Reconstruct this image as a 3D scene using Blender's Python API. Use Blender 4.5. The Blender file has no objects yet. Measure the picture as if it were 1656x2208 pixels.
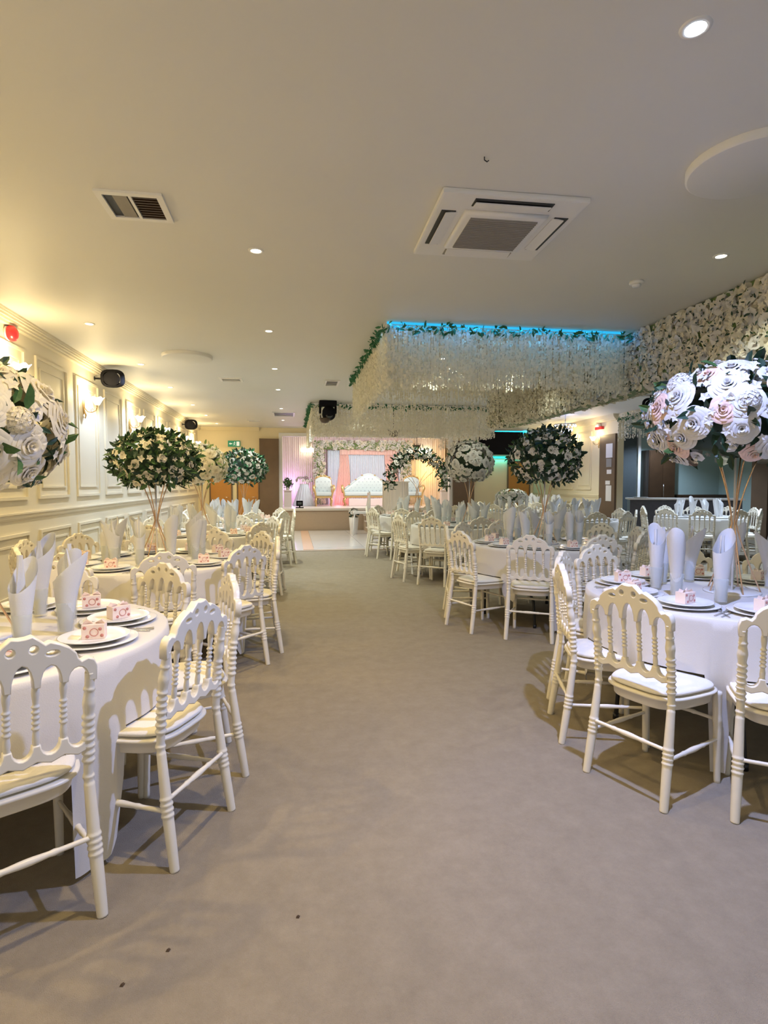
import bpy, bmesh, math, random
from mathutils import Vector, Matrix
R=math.radians; PI=math.pi
sc=bpy.context.scene; C=sc.collection
random.seed(7)
# ------------------------------------------------------------ camera
CAMH=1.4
YAW,PITCH=0.157824,0.050364
cd=bpy.data.cameras.new('camera'); cam=bpy.data.objects.new('camera',cd); C.objects.link(cam)
cd.sensor_fit='VERTICAL'; cd.sensor_height=24.0; cd.lens=24.0*1230/2208
cd.clip_start=0.05; cd.clip_end=100
cam.location=(0,0,CAMH); cam.rotation_euler=(PI/2-PITCH,0,-YAW)
sc.camera=cam
# ------------------------------------------------------------ world, exposure
w=bpy.data.worlds.new('world'); sc.world=w; w.use_nodes=True
w.node_tree.nodes['Background'].inputs[0].default_value=(0.86,0.92,1.0,1)
w.node_tree.nodes['Background'].inputs[1].default_value=0.5
sc.view_settings.view_transform='Standard'; sc.view_settings.look='None'
sc.view_settings.gamma=1; sc.view_settings.use_curve_mapping=False
sc.view_settings.exposure=0.10
WARM=(1.0,0.76,0.34); COOL=(0.40,0.50,1.0); NEUT=(0.95,1.0,0.84); LAV=(0.62,0.76,1.0)
def light(kind,name,loc,energy,color,parent=None,rot=None,**kw):
    l=bpy.data.lights.new(name,kind); l.energy=energy; l.color=color
    for k,v in kw.items(): setattr(l,k,v)
    o=bpy.data.objects.new(name,l); C.objects.link(o); o.location=loc
    if rot: o.rotation_euler=rot
    if parent: o.parent=parent
    return o
# ------------------------------------------------------------ ray helpers (pixel -> world, used to stand things where the photo has them)
_fw=Vector((math.sin(YAW)*math.cos(PITCH),math.cos(YAW)*math.cos(PITCH),-math.sin(PITCH)))
_r=Vector((math.cos(YAW),-math.sin(YAW),0)); _u=_r.cross(_fw)
def proj(p):
    d=Vector(p)-Vector((0,0,CAMH)); q=d.dot(_fw)
    if q<0.05: return (-9999,0)
    return 828+1230*d.dot(_r)/q, 1104-1230*d.dot(_u)/q
def inview(x,y,z=0.6,m=150):
    a=proj((x,y,z)); return -m<a[0]<1656+m
# ------------------------------------------------------------ materials
def mat(name,col,rough=0.5,metal=0.0,noise=0.0,scale=20,bump=0.0,bscale=60,trans=0.0,emit=None,es=1.0,spec=0.5,sheen=0,alpha=1.0,sub=0,col2=None):
    m=bpy.data.materials.new(name); m.use_nodes=True; nt=m.node_tree; b=nt.nodes['Principled BSDF']
    b.inputs['Base Color'].default_value=(*col,1); b.inputs['Roughness'].default_value=rough
    b.inputs['Metallic'].default_value=metal; b.inputs['Transmission Weight'].default_value=trans
    b.inputs['Specular IOR Level'].default_value=spec; b.inputs['Alpha'].default_value=alpha
    if sheen: b.inputs['Sheen Weight'].default_value=sheen
    if emit: b.inputs['Emission Color'].default_value=(*emit,1); b.inputs['Emission Strength'].default_value=es
    tc=nt.nodes.new('ShaderNodeTexCoord')
    if noise>0 or col2:
        n=nt.nodes.new('ShaderNodeTexNoise'); n.inputs['Scale'].default_value=scale; n.inputs['Detail'].default_value=10 if name=='beige_carpet' else 4; n.inputs['Roughness'].default_value=0.78 if name=='beige_carpet' else 0.5
        nt.links.new(tc.outputs['Object'],n.inputs['Vector'])
        r=nt.nodes.new('ShaderNodeMix'); r.data_type='RGBA'
        a=[c*(1-noise) for c in col]; c2=col2 or [min(1,c*(1+noise)) for c in col]
        r.inputs[6].default_value=(*(col if col2 else a),1); r.inputs[7].default_value=(*c2,1)
        nt.links.new(n.outputs['Fac'],r.inputs[0]); nt.links.new(r.outputs[2],b.inputs['Base Color'])
    if bump>0:
        n2=nt.nodes.new('ShaderNodeTexNoise'); n2.inputs['Scale'].default_value=bscale; n2.inputs['Detail'].default_value=3
        nt.links.new(tc.outputs['Object'],n2.inputs['Vector'])
        bp=nt.nodes.new('ShaderNodeBump'); bp.inputs['Strength'].default_value=bump; bp.inputs['Distance'].default_value=0.01
        nt.links.new(n2.outputs['Fac'],bp.inputs['Height']); nt.links.new(bp.outputs['Normal'],b.inputs['Normal'])
    return m
M={}
M['wall']=mat('wall_paint',(0.78,0.72,0.58),0.55,noise=0.02,scale=3)
M['wallfar']=mat('cream_wall_paint',(0.80,0.70,0.48),0.6,noise=0.02,scale=3)
M['ceil']=mat('ceiling_paint',(0.74,0.73,0.68),0.55,noise=0.03,scale=1.2,bump=0.03,bscale=3)
M['carpet']=mat('beige_carpet',(0.250,0.208,0.148),0.95,noise=0.0,scale=9,bump=0.8,bscale=350,col2=(0.45,0.385,0.285),spec=0.1)
M['chair']=mat('white_resin',(0.80,0.74,0.60),0.28,noise=0.02,scale=8)
M['cushion']=mat('white_cushion_fabric',(0.80,0.75,0.64),0.8,noise=0.03,scale=30,bump=0.15,bscale=200)
M['cloth']=mat('white_tablecloth',(0.66,0.63,0.58),0.75,noise=0.02,scale=10,bump=0.1,bscale=250,sheen=0.2)
M['black']=mat('black_metal',(0.012,0.012,0.014),0.4,noise=0.2)
M['blackp']=mat('black_plastic',(0.008,0.008,0.011),0.9,spec=0.15,noise=0.2)
M['plate']=mat('white_china',(0.88,0.88,0.86),0.12,noise=0.01)
M['charger']=mat('pearl_charger',(0.80,0.79,0.76),0.15,noise=0.02)
M['silver']=mat('cutlery_steel',(0.75,0.74,0.72),0.18,metal=1.0,noise=0.03)
M['glass']=mat('clear_glass',(0.80,0.86,0.84),0.04,alpha=0.22)
M['napkin']=mat('white_napkin_linen',(0.80,0.80,0.79),0.8,noise=0.02,bump=0.1,bscale=150)
M['pink']=mat('pale_pink_card',(0.84,0.68,0.58),0.6,noise=0.06,scale=40)
M['rosepink']=mat('dark_pink_print',(0.55,0.22,0.18),0.6,noise=0.1)
M['gold']=mat('rose_gold_metal',(0.72,0.47,0.28),0.25,metal=0.85,noise=0.05)
M['goldtrim']=mat('antique_gold',(0.70,0.50,0.22),0.35,metal=0.6,noise=0.1)
M['rcream']=mat('cream_silk_petal',(0.88,0.82,0.67),0.6,noise=0.05,scale=15,sheen=0.2)
M['rwhite']=mat('white_silk_petal',(0.67,0.645,0.60),0.6,noise=0.04,scale=15,sheen=0.2)
M['rblush']=mat('blush_silk_petal',(0.80,0.56,0.45),0.6,noise=0.05,scale=15,sheen=0.2)
M['leaf']=mat('green_leaf',(0.055,0.13,0.035),0.5,noise=0.3,scale=9)
M['leafdark']=mat('dark_green_leaf',(0.018,0.05,0.024),0.5,noise=0.35,scale=9)
M['leafl']=mat('light_green_leaf',(0.20,0.30,0.09),0.5,noise=0.3,scale=9)
M['ivy']=mat('ivy_leaf',(0.03,0.17,0.07),0.45,noise=0.3,scale=9)
M['petal']=mat('hanging_petal',(0.88,0.84,0.70),0.55,noise=0.08,scale=15)
M['white']=mat('white_plastic',(0.80,0.79,0.76),0.35,noise=0.02)
M['grey']=mat('grey_filter_mesh',(0.30,0.28,0.25),0.7,noise=0.1,scale=200)
M['brown']=mat('walnut_laminate',(0.15,0.095,0.055),0.45,noise=0.2,scale=4)
M['orange']=mat('oak_door_veneer',(0.48,0.22,0.045),0.4,noise=0.2,scale=3)
M['red']=mat('red_plastic',(0.75,0.02,0.03),0.3,noise=0.05)
M['green']=mat('exit_green',(0.01,0.22,0.12),0.4,emit=(0.01,0.3,0.16),es=0.25)
M['signwhite']=mat('exit_white',(0.8,0.85,0.82),0.4,emit=(0.7,0.8,0.75),es=0.5)
M['stagefront']=mat('taupe_stage_skirt',(0.46,0.36,0.27),0.7,noise=0.05)
M['deck']=mat('stage_deck_white',(0.74,0.70,0.66),0.35,noise=0.04)
M['dance']=mat('glossy_white_floor',(0.70,0.67,0.65),0.15,noise=0.05,scale=4)
M['peach']=mat('peach_floor_stripe',(0.78,0.52,0.38),0.2,noise=0.05)
M['sofa']=mat('white_leather',(0.60,0.70,0.72),0.45,noise=0.02)
M['button']=mat('crystal_button',(0.35,0.42,0.50),0.2,noise=0.1)
M['curtblue']=mat('sheer_blue_curtain',(0.68,0.76,0.86),0.8,noise=0.03)
M['curtpink']=mat('pale_pink_curtain',(0.85,0.72,0.72),0.8,noise=0.03)
M['curtcream']=mat('cream_curtain',(0.86,0.78,0.68),0.8,noise=0.03)
M['curtpeach']=mat('peach_drape',(0.86,0.60,0.54),0.8,noise=0.05)
M['dgrey']=mat('dark_grey_board',(0.07,0.085,0.09),0.4,noise=0.05)
M['slate']=mat('dark_slate_tile',(0.065,0.06,0.065),0.4,noise=0.3,scale=12)
M['teal']=mat('pale_teal_paint',(0.42,0.55,0.52),0.5,noise=0.03)
M['dbrown']=mat('dark_brown_wood',(0.05,0.026,0.012),0.4,noise=0.3,scale=6)
M['paper']=mat('paper_notice',(0.75,0.72,0.68),0.7,noise=0.05,scale=50)
M['lens']=mat('lamp_lens_warm',(1,1,1),0.4,emit=(1.0,0.93,0.72),es=14)
M['lensc']=mat('lamp_lens_cool',(1,1,1),0.4,emit=(0.75,0.85,1.0),es=30)
M['shade']=mat('lit_glass_shade',(1,1,1),0.4,emit=(1.0,0.90,0.72),es=5)
M['crystal']=mat('lit_crystal',(1,1,1),0.2,emit=(0.75,0.88,1.0),es=5)
M['cyan']=mat('cyan_led',(0.0,0.5,0.7),0.4,emit=(0.03,0.42,0.80),es=0.9)
M['cyan2']=mat('teal_led_panel',(0.0,0.5,0.5),0.4,emit=(0.03,0.6,0.55),es=0.9)
M['dirt']=mat('brown_crumb',(0.06,0.035,0.015),0.9,noise=0.2)
M['silverlamp']=mat('bronze_lamp_bowl',(0.10,0.07,0.05),0.35,metal=0.6,noise=0.1)
def translucent(m,f):
    nt=m.node_tree; b=nt.nodes['Principled BSDF']; o=nt.nodes['Material Output']; t=nt.nodes.new('ShaderNodeBsdfTranslucent'); t.inputs[0].default_value=b.inputs['Base Color'].default_value
    x=nt.nodes.new('ShaderNodeMixShader'); x.inputs[0].default_value=f; nt.links.new(b.outputs[0],x.inputs[1]); nt.links.new(t.outputs[0],x.inputs[2]); nt.links.new(x.outputs[0],o.inputs[0])
translucent(M['petal'],.25); translucent(M['napkin'],.25); translucent(M['rcream'],.25)
# ------------------------------------------------------------ mesh builder
class MB:
    def __init__(s): s.v=[]; s.f=[]; s.sm=[]
    def add(s,vs,fs,smooth=False,mx=None):
        o=len(s.v)
        s.v+= [tuple(mx@Vector(p)) if mx is not None else tuple(p) for p in vs]
        s.f+= [tuple(i+o for i in f) for f in fs]; s.sm+=[smooth]*len(fs); return s
    def box(s,x0,x1,y0,y1,z0,z1,mx=None,bev=0):
        b=bev
        if b>0:
            bm=bmesh.new(); bmesh.ops.create_cube(bm,size=1)
            for v in bm.verts: v.co=Vector(((x0+x1)/2+v.co.x*(x1-x0),(y0+y1)/2+v.co.y*(y1-y0),(z0+z1)/2+v.co.z*(z1-z0)))
            bmesh.ops.bevel(bm,geom=list(bm.edges),offset=b,segments=2,affect='EDGES',profile=0.7)
            bm.verts.index_update(); vs=[v.co.copy() for v in bm.verts]; fs=[[v.index for v in f.verts] for f in bm.faces]; bm.free()
            return s.add(vs,fs,False,mx)
        vs=[(x,y,z) for z in (z0,z1) for y in (y0,y1) for x in (x0,x1)]
        return s.add(vs,[(0,2,3,1),(4,5,7,6),(0,1,5,4),(2,6,7,3),(0,4,6,2),(1,3,7,5)],False,mx)
    def lathe(s,prof,n=16,mx=None,cap=True,sx=1,sy=1):
        vs=[];fs=[]
        for r,z in prof:
            for i in range(n): a=2*PI*i/n; vs.append((r*math.cos(a)*sx,r*math.sin(a)*sy,z))
        for k in range(len(prof)-1):
            for i in range(n):
                j=(i+1)%n; fs.append((k*n+i,k*n+j,(k+1)*n+j,(k+1)*n+i))
        if cap:
            if prof[0][0]>1e-4: fs.append(tuple(range(n-1,-1,-1)))
            if prof[-1][0]>1e-4: fs.append(tuple((len(prof)-1)*n+i for i in range(n)))
        return s.add(vs,fs,True,mx)
    def tube(s,path,rad,n=8,mx=None,cap=True):
        P=[Vector(p) for p in path]; m=len(P)
        if not hasattr(rad,'__len__'): rad=[rad]*m
        vs=[];fs=[]; up=None
        for k in range(m):
            t=(P[min(k+1,m-1)]-P[max(k-1,0)]).normalized()
            if up is None: up=Vector((1,0,0)) if abs(t.x)<0.8 else Vector((0,1,0))
            a=(up-t*up.dot(t)).normalized(); b=t.cross(a); up=a
            for i in range(n):
                an=2*PI*i/n; vs.append(P[k]+(a*math.cos(an)+b*math.sin(an))*rad[k])
        for k in range(m-1):
            for i in range(n):
                j=(i+1)%n; fs.append((k*n+i,k*n+j,(k+1)*n+j,(k+1)*n+i))
        if cap: fs.append(tuple(range(n-1,-1,-1))); fs.append(tuple((m-1)*n+i for i in range(n)))
        return s.add(vs,fs,True,mx)
    def grid(s,nu,nv,fn,smooth=True,closed=False,mx=None):
        vs=[fn(i/nu,j/nv) for j in range(nv+1) for i in range(nu+(0 if closed else 1))]
        W=nu if closed else nu+1; fs=[]
        for j in range(nv):
            for i in range(nu):
                i2=(i+1)%W; fs.append((j*W+i,j*W+i2,(j+1)*W+i2,(j+1)*W+i))
        return s.add(vs,fs,smooth,mx)
    def mesh(s,name,m):
        me=bpy.data.meshes.new(name); me.from_pydata([tuple(v) for v in s.v],[],s.f); 
        me.polygons.foreach_set('use_smooth',s.sm); me.materials.append(m); me.update(); return me
def inst(name,me,parent=None,mx=None,loc=None,rz=0,scale=None):
    o=bpy.data.objects.new(name,me); C.objects.link(o)
    if parent: o.parent=parent
    if mx is not None: o.matrix_local=mx
    else:
        if loc is not None: o.location=loc
        if rz: o.rotation_euler=(0,0,rz)
        if scale is not None: o.scale=(scale,)*3 if not hasattr(scale,'__len__') else scale
    return o
def part(name,mb,m,parent=None,**k): return inst(name,mb.mesh(name,m),parent,**k)
def tag(o,label,cat,group=None,kind=None):
    if label: o['label']=label
    if cat: o['category']=cat
    if group: o['group']=group
    if kind: o['kind']=kind
    return o
def thing(name,label,cat,loc=(0,0,0),rz=0,group=None):
    o=bpy.data.objects.new(name,None); o.empty_display_size=0.1; C.objects.link(o); o.location=loc; o.rotation_euler=(0,0,rz)
    return tag(o,label,cat,group)
def struct(name,mb,m,parent=None,**k):
    o=part(name,mb,m,parent,**k)
    if parent is None: o['kind']='structure'
    return o
def shape2d(name,polys,depth,m,bev=0.003,mx=None):
    cu=bpy.data.curves.new(name,'CURVE'); cu.dimensions='2D'; cu.fill_mode='BOTH'; cu.extrude=depth/2; cu.bevel_depth=bev; cu.bevel_resolution=1; cu.offset=-bev
    for pl in polys:
        sp=cu.splines.new('POLY'); sp.points.add(len(pl)-1); sp.use_cyclic_u=True
        for p,q in zip(sp.points,pl): p.co=(q[0],q[1],0,1)
    o=bpy.data.objects.new(name,cu); C.objects.link(o)
    dg=bpy.context.evaluated_depsgraph_get(); dg.update()
    me=bpy.data.meshes.new_from_object(o.evaluated_get(dg)); me.name=name
    bpy.data.objects.remove(o); bpy.data.curves.remove(cu)
    rot=Matrix(((1,0,0,0),(0,0,-1,0),(0,1,0,0),(0,0,0,1)))   # drawn XY -> XZ
    me.transform((mx or Matrix())@rot); me.materials.clear(); me.materials.append(m); return me
def frame_mb(mb,y0,y1,z0,z1,x,t=0.035,d=0.02,sx=1):
    """rectangular moulding on a wall of constant x, standing proud by d towards sx"""
    xa,xb=sorted((x,x+d*sx))
    mb.box(xa,xb,y0,y1,z0,z0+t); mb.box(xa,xb,y0,y1,z1-t,z1); mb.box(xa,xb,y0,y0+t,z0+t,z1-t); mb.box(xa,xb,y1-t,y1,z0+t,z1-t)
# ============================================================ STRUCTURE
XL=-2.67; XR=7.4; YF=16.9; CZ=3.0; Y0=-2.2
mb=MB(); mb.box(-2.9,12.2,Y0,21,-0.12,0.0); struct('floor',mb,M['carpet'])
mb=MB(); mb.box(-2.9,12.2,Y0,YF+0.15,CZ,CZ+0.1); struct('ceiling',mb,M['ceil'])
mb=MB(); mb.box(XL-0.15,XL,Y0,YF+0.15,0,CZ); wl=struct('wall_left',mb,M['wall'])
mb=MB(); mb.box(XR,XR+0.15,12.2,YF+0.15,0,CZ); wr=struct('wall_right',mb,M['wallfar'])
mb=MB(); mb.box(12.0,12.15,Y0,14.6,0,CZ); struct('wall_bar_side',mb,M['teal'])
mb=MB(); mb.box(XR+0.15,12.15,14.6,14.75,0,CZ); wb=struct('wall_bar_back',mb,M['teal'])
# far wall: left piece, header over stage, right piece
mb=MB(); mb.box(XL,-0.95,YF,YF+0.15,0,CZ); wf=struct('wall_back',mb,M['wallfar'])
mb=MB(); mb.box(5.46,XR,YF,YF+0.15,0,CZ); struct('wall_back_right',mb,M['wallfar'])
mb=MB(); mb.box(-0.95,5.46,YF,YF+0.15,2.86,CZ); struct('trim_1',mb,M['wallfar'])
mb=MB(); mb.box(-0.95,-0.40,YF-0.12,YF+0.15,0,2.68); mb.box(-0.95,-0.40,YF-0.02,YF+0.15,2.68,2.86); struct('trim_2',MB().box(-0.95,-0.40,YF-0.12,YF+0.15,0,2.68),M['brown'])
struct('trim_3',MB().box(-0.95,-0.40,YF,YF+0.15,2.68,2.86),M['wallfar'])
struct('trim_4',MB().box(4.80,5.46,YF-0.12,YF+0.15,0,2.68),M['brown'])
struct('trim_5',MB().box(4.80,5.46,YF,YF+0.15,2.68,2.86),M['wallfar'])
# white frame round the stage opening
struct('trim_6',MB().box(-0.40,-0.30,YF-0.05,YF+0.15,0.65,2.86),M['white'])
struct('trim_7',MB().box(4.70,4.80,YF-0.05,YF+0.15,0.65,2.86),M['white'])
struct('trim_8',MB().box(-0.30,4.70,YF-0.05,YF+0.15,2.76,2.86),M['white'])
# stage room
mb=MB(); mb.box(-0.95,5.6,20.6,20.75,0,3.3); struct('wall_stage',mb,M['wallfar'])
struct('wall_stage_left',MB().box(-1.05,-0.95,YF+.15,20.75,0,3.3),M['wallfar'])
struct('wall_stage_right',MB().box(5.6,5.7,YF+.15,20.75,0,3.3),M['wallfar'])
struct('ceiling_stage',MB().box(-1.05,5.7,YF+.15,20.75,3.3,3.4),M['ceil'])
# wall panelling, left
ym=6.55-1.1*7
k=0
while ym+0.85<YF:
    if ym>2.5:
        m1=MB(); frame_mb(m1,ym,ym+0.85,1.235,2.74,XL,0.03,0.022); frame_mb(m1,ym+0.10,ym+0.75,1.35,2.63,XL,0.02,0.014); part('panel_moulding',m1,M['wall'],wl)
        m1=MB(); frame_mb(m1,ym,ym+0.85,0.20,0.905,XL,0.03,0.022); frame_mb(m1,ym+0.10,ym+0.75,0.30,0.80,XL,0.02,0.014); part('panel_moulding',m1,M['wall'],wl)
    ym+=1.1
def rail(mb,y0,y1,x,z,sx,h=0.07):
    for a,b,d in ((0,0.25,0.010),(0.25,0.75,0.018),(0.75,1,0.028)):
        xa,xb=sorted((x,x+d*sx)); mb.box(xa,xb,y0,y1,z-h+a*h,z-h+b*h)
mb=MB(); rail(mb,Y0,YF,XL,1.11,1); part('dado_rail',mb,M['wall'],wl)
def cornice(mb,pts):   # stepped cove running along a line at the ceiling
    pass
mb=MB()
for i in range(5):
    a0=i/5*PI/2; a1=(i+1)/5*PI/2
    mb.box(XL,XL+0.02+0.09*math.sin(a1)**1.0*(1-0)+0,Y0,YF,CZ-0.11+0.022*i,CZ-0.11+0.022*(i+1))
struct('trim_9',mb,M['wall'])
struct('baseboard_left',MB().box(XL,XL+0.018,Y0,YF,0,0.13),M['wall'])
# wall panelling, right (behind)
for yy in (12.45,13.35,14.3,15.25):
    if yy>12.9:
        m1=MB(); frame_mb(m1,yy,yy+0.75,1.235,2.70,XR,0.03,0.022,-1); frame_mb(m1,yy+0.09,yy+0.66,1.34,2.6,XR,0.02,0.014,-1); part('panel_moulding',m1,M['wallfar'],wr)
        m1=MB(); frame_mb(m1,yy,yy+0.75,0.20,0.93,XR,0.03,0.022,-1); frame_mb(m1,yy+0.09,yy+0.66,0.30,0.82,XR,0.02,0.014,-1); part('panel_moulding',m1,M['wallfar'],wr)
mb=MB(); rail(mb,12.96,YF,XR,1.11,-1); part('dado_rail',mb,M['wallfar'],wr)
mb=MB()
for i in range(5): mb.box(XR-0.03-0.10*math.sin((i+1)/5*PI/2),XR,12.2,YF,CZ-0.14+0.028*i,CZ-0.14+0.028*(i+1))
struct('trim_10',mb,M['wallfar'])
mb=MB()
for i in range(4): mb.box(XL+.11,-0.95,YF-0.02-0.025*(i+1),YF,CZ-0.10+0.025*i,CZ-0.10+0.025*(i+1))
struct('trim_11',mb,M['wallfar'])
struct('baseboard_right',MB().box(XR-0.018,XR,12.95,YF,0,0.13),M['wallfar'])
# soffit over the bar opening + brown end panel of the wall
struct('trim_12',MB().box(XR,XR+0.15,2.0,12.2,2.90,CZ),M['wallfar'])
p=thing('wood_panel','brown wood end panel with pinned paper notices beside the bar opening','panel',(XR-.004,12.5,0))
part('panel_board',MB().box(-0.05,0.0,-0.28,0.40,0,2.55,bev=.004),M['brown'],p)
for a,b,c,d in ((-0.18,0.10,2.0,2.33),(-.15,.08,1.78,1.98),(-.15,.05,1.62,1.72),(-.16,.08,0.98,1.35),(-.1,.1,1.37,1.46)):
    part('notice',MB().box(-0.056,-0.05,a,b,c,d),M['paper'] if c!=1.78 else M['grey'],p)
# doors in back wall
def door(n,x0,x1,h,m,y=YF):
    d=part(n,MB().box(x0+0.04,x1-0.04,y-0.035,y-0.001,0,h-0.04,bev=0.003),m); d['kind']='structure'
    fr=MB(); fr.box(x0,x0+0.04,y-0.045,y-0.001,0,h); fr.box(x1-0.04,x1,y-0.045,y-0.001,0,h); fr.box(x0+.04,x1-.04,y-0.045,y-0.001,h-0.04,h); part('door_frame',fr,M['brown'],d)
    hb=MB(); hb.tube([(x1-0.12,y-0.035,1.0),(x1-0.12,y-0.08,1.0),(x1-0.22,y-0.08,1.0)],0.009,8); part('handle',hb,M['silver'],d); return d
door('door_1',-2.36,-1.72,2.1,M['orange']); door('door_2',-1.60,-0.96,2.1,M['orange']); door('door_3',6.55,7.3,2.1,M['orange'])
# ============================================================ DOWNLIGHTS
def downlight(x,y,kind,e,label,lamp=True,spot=130):
    t=thing('ceiling_downlight',label,'downlight',(x,y,CZ),group='recessed ceiling downlights')
    part('rim',MB().lathe([(0.036,-0.001),(0.036,-0.006),(0.052,-0.004),(0.054,0.0)],20,cap=False),M['white'],t)
    part('lens',MB().lathe([(0.0001,-0.006),(0.020,-0.005),(0.035,-0.002)],20,cap=False),M['lensc'] if kind=='cool' else M['lens'],t)
    if lamp: light('SPOT','downlight_lamp',(0,0,-0.012),e,{'cool':COOL,'warm':WARM,'neut':NEUT,'lav':LAV}[kind],t,(0,0,0),spot_size=R(spot),spot_blend=0.6,shadow_soft_size=0.035)
ORD=['nearest','second','third','fourth','fifth','sixth','seventh','eighth']
for i,(y,k) in enumerate(((4.15,'warm'),(6.21,'warm'),(8.18,'lav'),(10.05,'lav'),(12.2,'lav'),(14.0,'warm'),(15.9,'warm'))):
    downlight(-2.01,y,k,{'warm':90,'lav':150}[k],f'warm downlight in the row along the left wall, {ORD[max(i-1,0)]} to the camera' if i else 'small ceiling downlight by the left wall, above the fire alarm')
for i,(y,k) in enumerate(((1.80,'warm'),(4.10,'warm'),(6.2,'warm'),(8.2,'neut'),(10.0,'neut'),(12.5,'lav'),(14.8,'neut'))):
    downlight(-0.24,y,k,[120,100,85,130,170,190,150][i],f'small downlight over the aisle, {ORD[max(i-1,0)]} to the camera in its row' if i else 'aisle ceiling downlight just above the top of the view')
downlight(1.41,1.89,'cool',430,'bright bluish ceiling spotlight at the top right',spot=150)
downlight(2.99,3.68,'neut',60,'ceiling downlight near the flower beam, right of the air conditioner')
downlight(5.94,8.93,'lav',160,'ceiling downlight beyond the flower beam on the right')
downlight(7.9,8.9,'lav',420,'ceiling downlight over the round table by the bar')
downlight(5.3,13.0,'neut',220,'ceiling downlight over the far right tables')
downlight(-2.01,2.1,'warm',110,'ceiling downlight beside the left wall, out of view')
downlight(-1.2,0.4,'warm',50,'warm ceiling downlight behind the camera, left side')
downlight(1.90,7.2,'neut',30,'ceiling downlight inside the near petal canopy, left')
downlight(2.9,7.3,'neut',30,'ceiling downlight inside the near petal canopy, right')
downlight(1.6,13.0,'neut',60,'ceiling downlight inside the far petal canopy')
downlight(2.2,10.2,'neut',110,'ceiling downlight between the two petal canopies')
downlight(9.5,13.4,'lav',380,'ceiling downlight behind the bar counter')
# ============================================================ CEILING FITTINGS
# cassette air conditioner
t=thing('air_conditioner','white square ceiling cassette air conditioner with grey centre grille','air conditioner',(1.245,3.49,CZ),R(-1))
s=0.425
mb=MB(); mb.box(-s,s,-s,s,-0.03,0,bev=0.012); part('panel',mb,M['white'],t)
mb=MB(); mb.lathe([(0.36,-0.03),(0.35,-0.048),(0.33,-0.052)],4,mx=Matrix.Rotation(PI/4,4,'Z')); part('grille_frame',mb,M['white'],t)
mb=MB(); mb.box(-0.205,0.205,-0.205,0.205,-0.056,-0.050)
for i in range(18): mb.box(-0.205,0.205,-0.2+0.0235*i,-0.2+0.0235*i+0.008,-0.060,-0.056)
part('air_grille',mb,M['grey'],t)
for a in range(4):
    rm=Matrix.Rotation(a*PI/2,4,'Z')
    part('air_slot',MB().box(-0.23,0.23,-0.385,-0.30,-0.034,-0.030,mx=rm),M['black'] if a!=2 else M['grey'],t)
    vm=rm@Matrix.Translation((0,-0.325,-0.036))@Matrix.Rotation(R(8),4,'X')
    part('vane',MB().box(-0.22,0.22,-0.035,0.035,-0.004,0.002,mx=vm),M['white'],t)
# vents
def vent(x,y,w,d,label,kind=0):
    t=thing('ceiling_vent',label,'vent',(x,y,CZ))
    mb=MB(); f=0.035
    mb.box(-w/2,w/2,-d/2,-d/2+f,-0.014,0); mb.box(-w/2,w/2,d/2-f,d/2,-0.014,0); mb.box(-w/2,-w/2+f,-d/2+f,d/2-f,-0.014,0); mb.box(w/2-f,w/2,-d/2+f,d/2-f,-0.014,0)
    part('vent_frame',mb,M['white'],t)
    part('duct_back',MB().box(-w/2+f,w/2-f,-d/2+f,d/2-f,-0.003,-0.001),M['black'],t)
    if kind==0:
        part('centre_bar',MB().box(-0.008,0.008,-d/2+f,d/2-f,-0.014,-0.003),M['white'],t)
        part('blank_plate',MB().box(-w/2+f+0.05,-0.02,-d/2+f,d/2-f,-0.008,-0.003),M['grey'],t)
    n=9 if kind==0 else 3
    for i in range(n):
        yy=-d/2+f+(d-2*f)*(i+0.5)/n
        part('slat',MB().box((0.012 if kind==0 else -w/2+f),w/2-f,-0.004,0.004,-0.012,-0.003,mx=Matrix.Translation((0,yy,0))),M['dbrown'] if kind==0 else M['white'],t)
vent(-0.885,3.56,0.36,0.34,'square ceiling vent, half blanked and half dark slats, near left')
vent(-0.93,9.15,0.34,0.30,'small ceiling vent between the ceiling disc and the flower canopy',1)
vent(-0.20,13.5,0.50,0.75,'wide slatted ceiling vent in front of the stage',1)
vent(-0.96,15.05,0.35,0.30,'small far ceiling vent above the exit sign',1)
vent(0.62,9.2,0.24,0.5,'narrow ceiling vent beside the hanging flower canopy',1)
for x,y,l in ((2.28,2.60,'large flat round white ceiling disc cut by the right edge'),(-1.30,7.55,'large flat round white ceiling disc over the left tables')):
    t=thing('ceiling_disc',l,'ceiling disc',(x,y,CZ))
    part('disc_face',MB().lathe([(0.0001,-0.045),(0.27,-0.045),(0.295,-0.040)],56,cap=False),M['ceil'],t)
    part('disc_rim',MB().lathe([(0.295,-0.040),(0.305,-0.032),(0.305,0.0)],56,cap=False),M['white'],t)
t=thing('smoke_detector','small round white smoke detector near the flower beam','smoke detector',(2.71,4.25,CZ))
part('base',MB().lathe([(0.055,0),(0.055,-0.015),(0.045,-0.022)],24),M['white'],t); part('sensor',MB().lathe([(0.035,-0.022),(0.03,-0.04),(0.0001,-0.042)],20),M['white'],t)
tag(part('ceiling_hook',MB().tube([(0.94,2.77,3.0),(0.94,2.77,2.985),(0.955,2.775,2.98),(0.965,2.78,2.99)],0.003,6),M['black']),'tiny dark hook in the ceiling above the air conditioner','hook')
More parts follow.
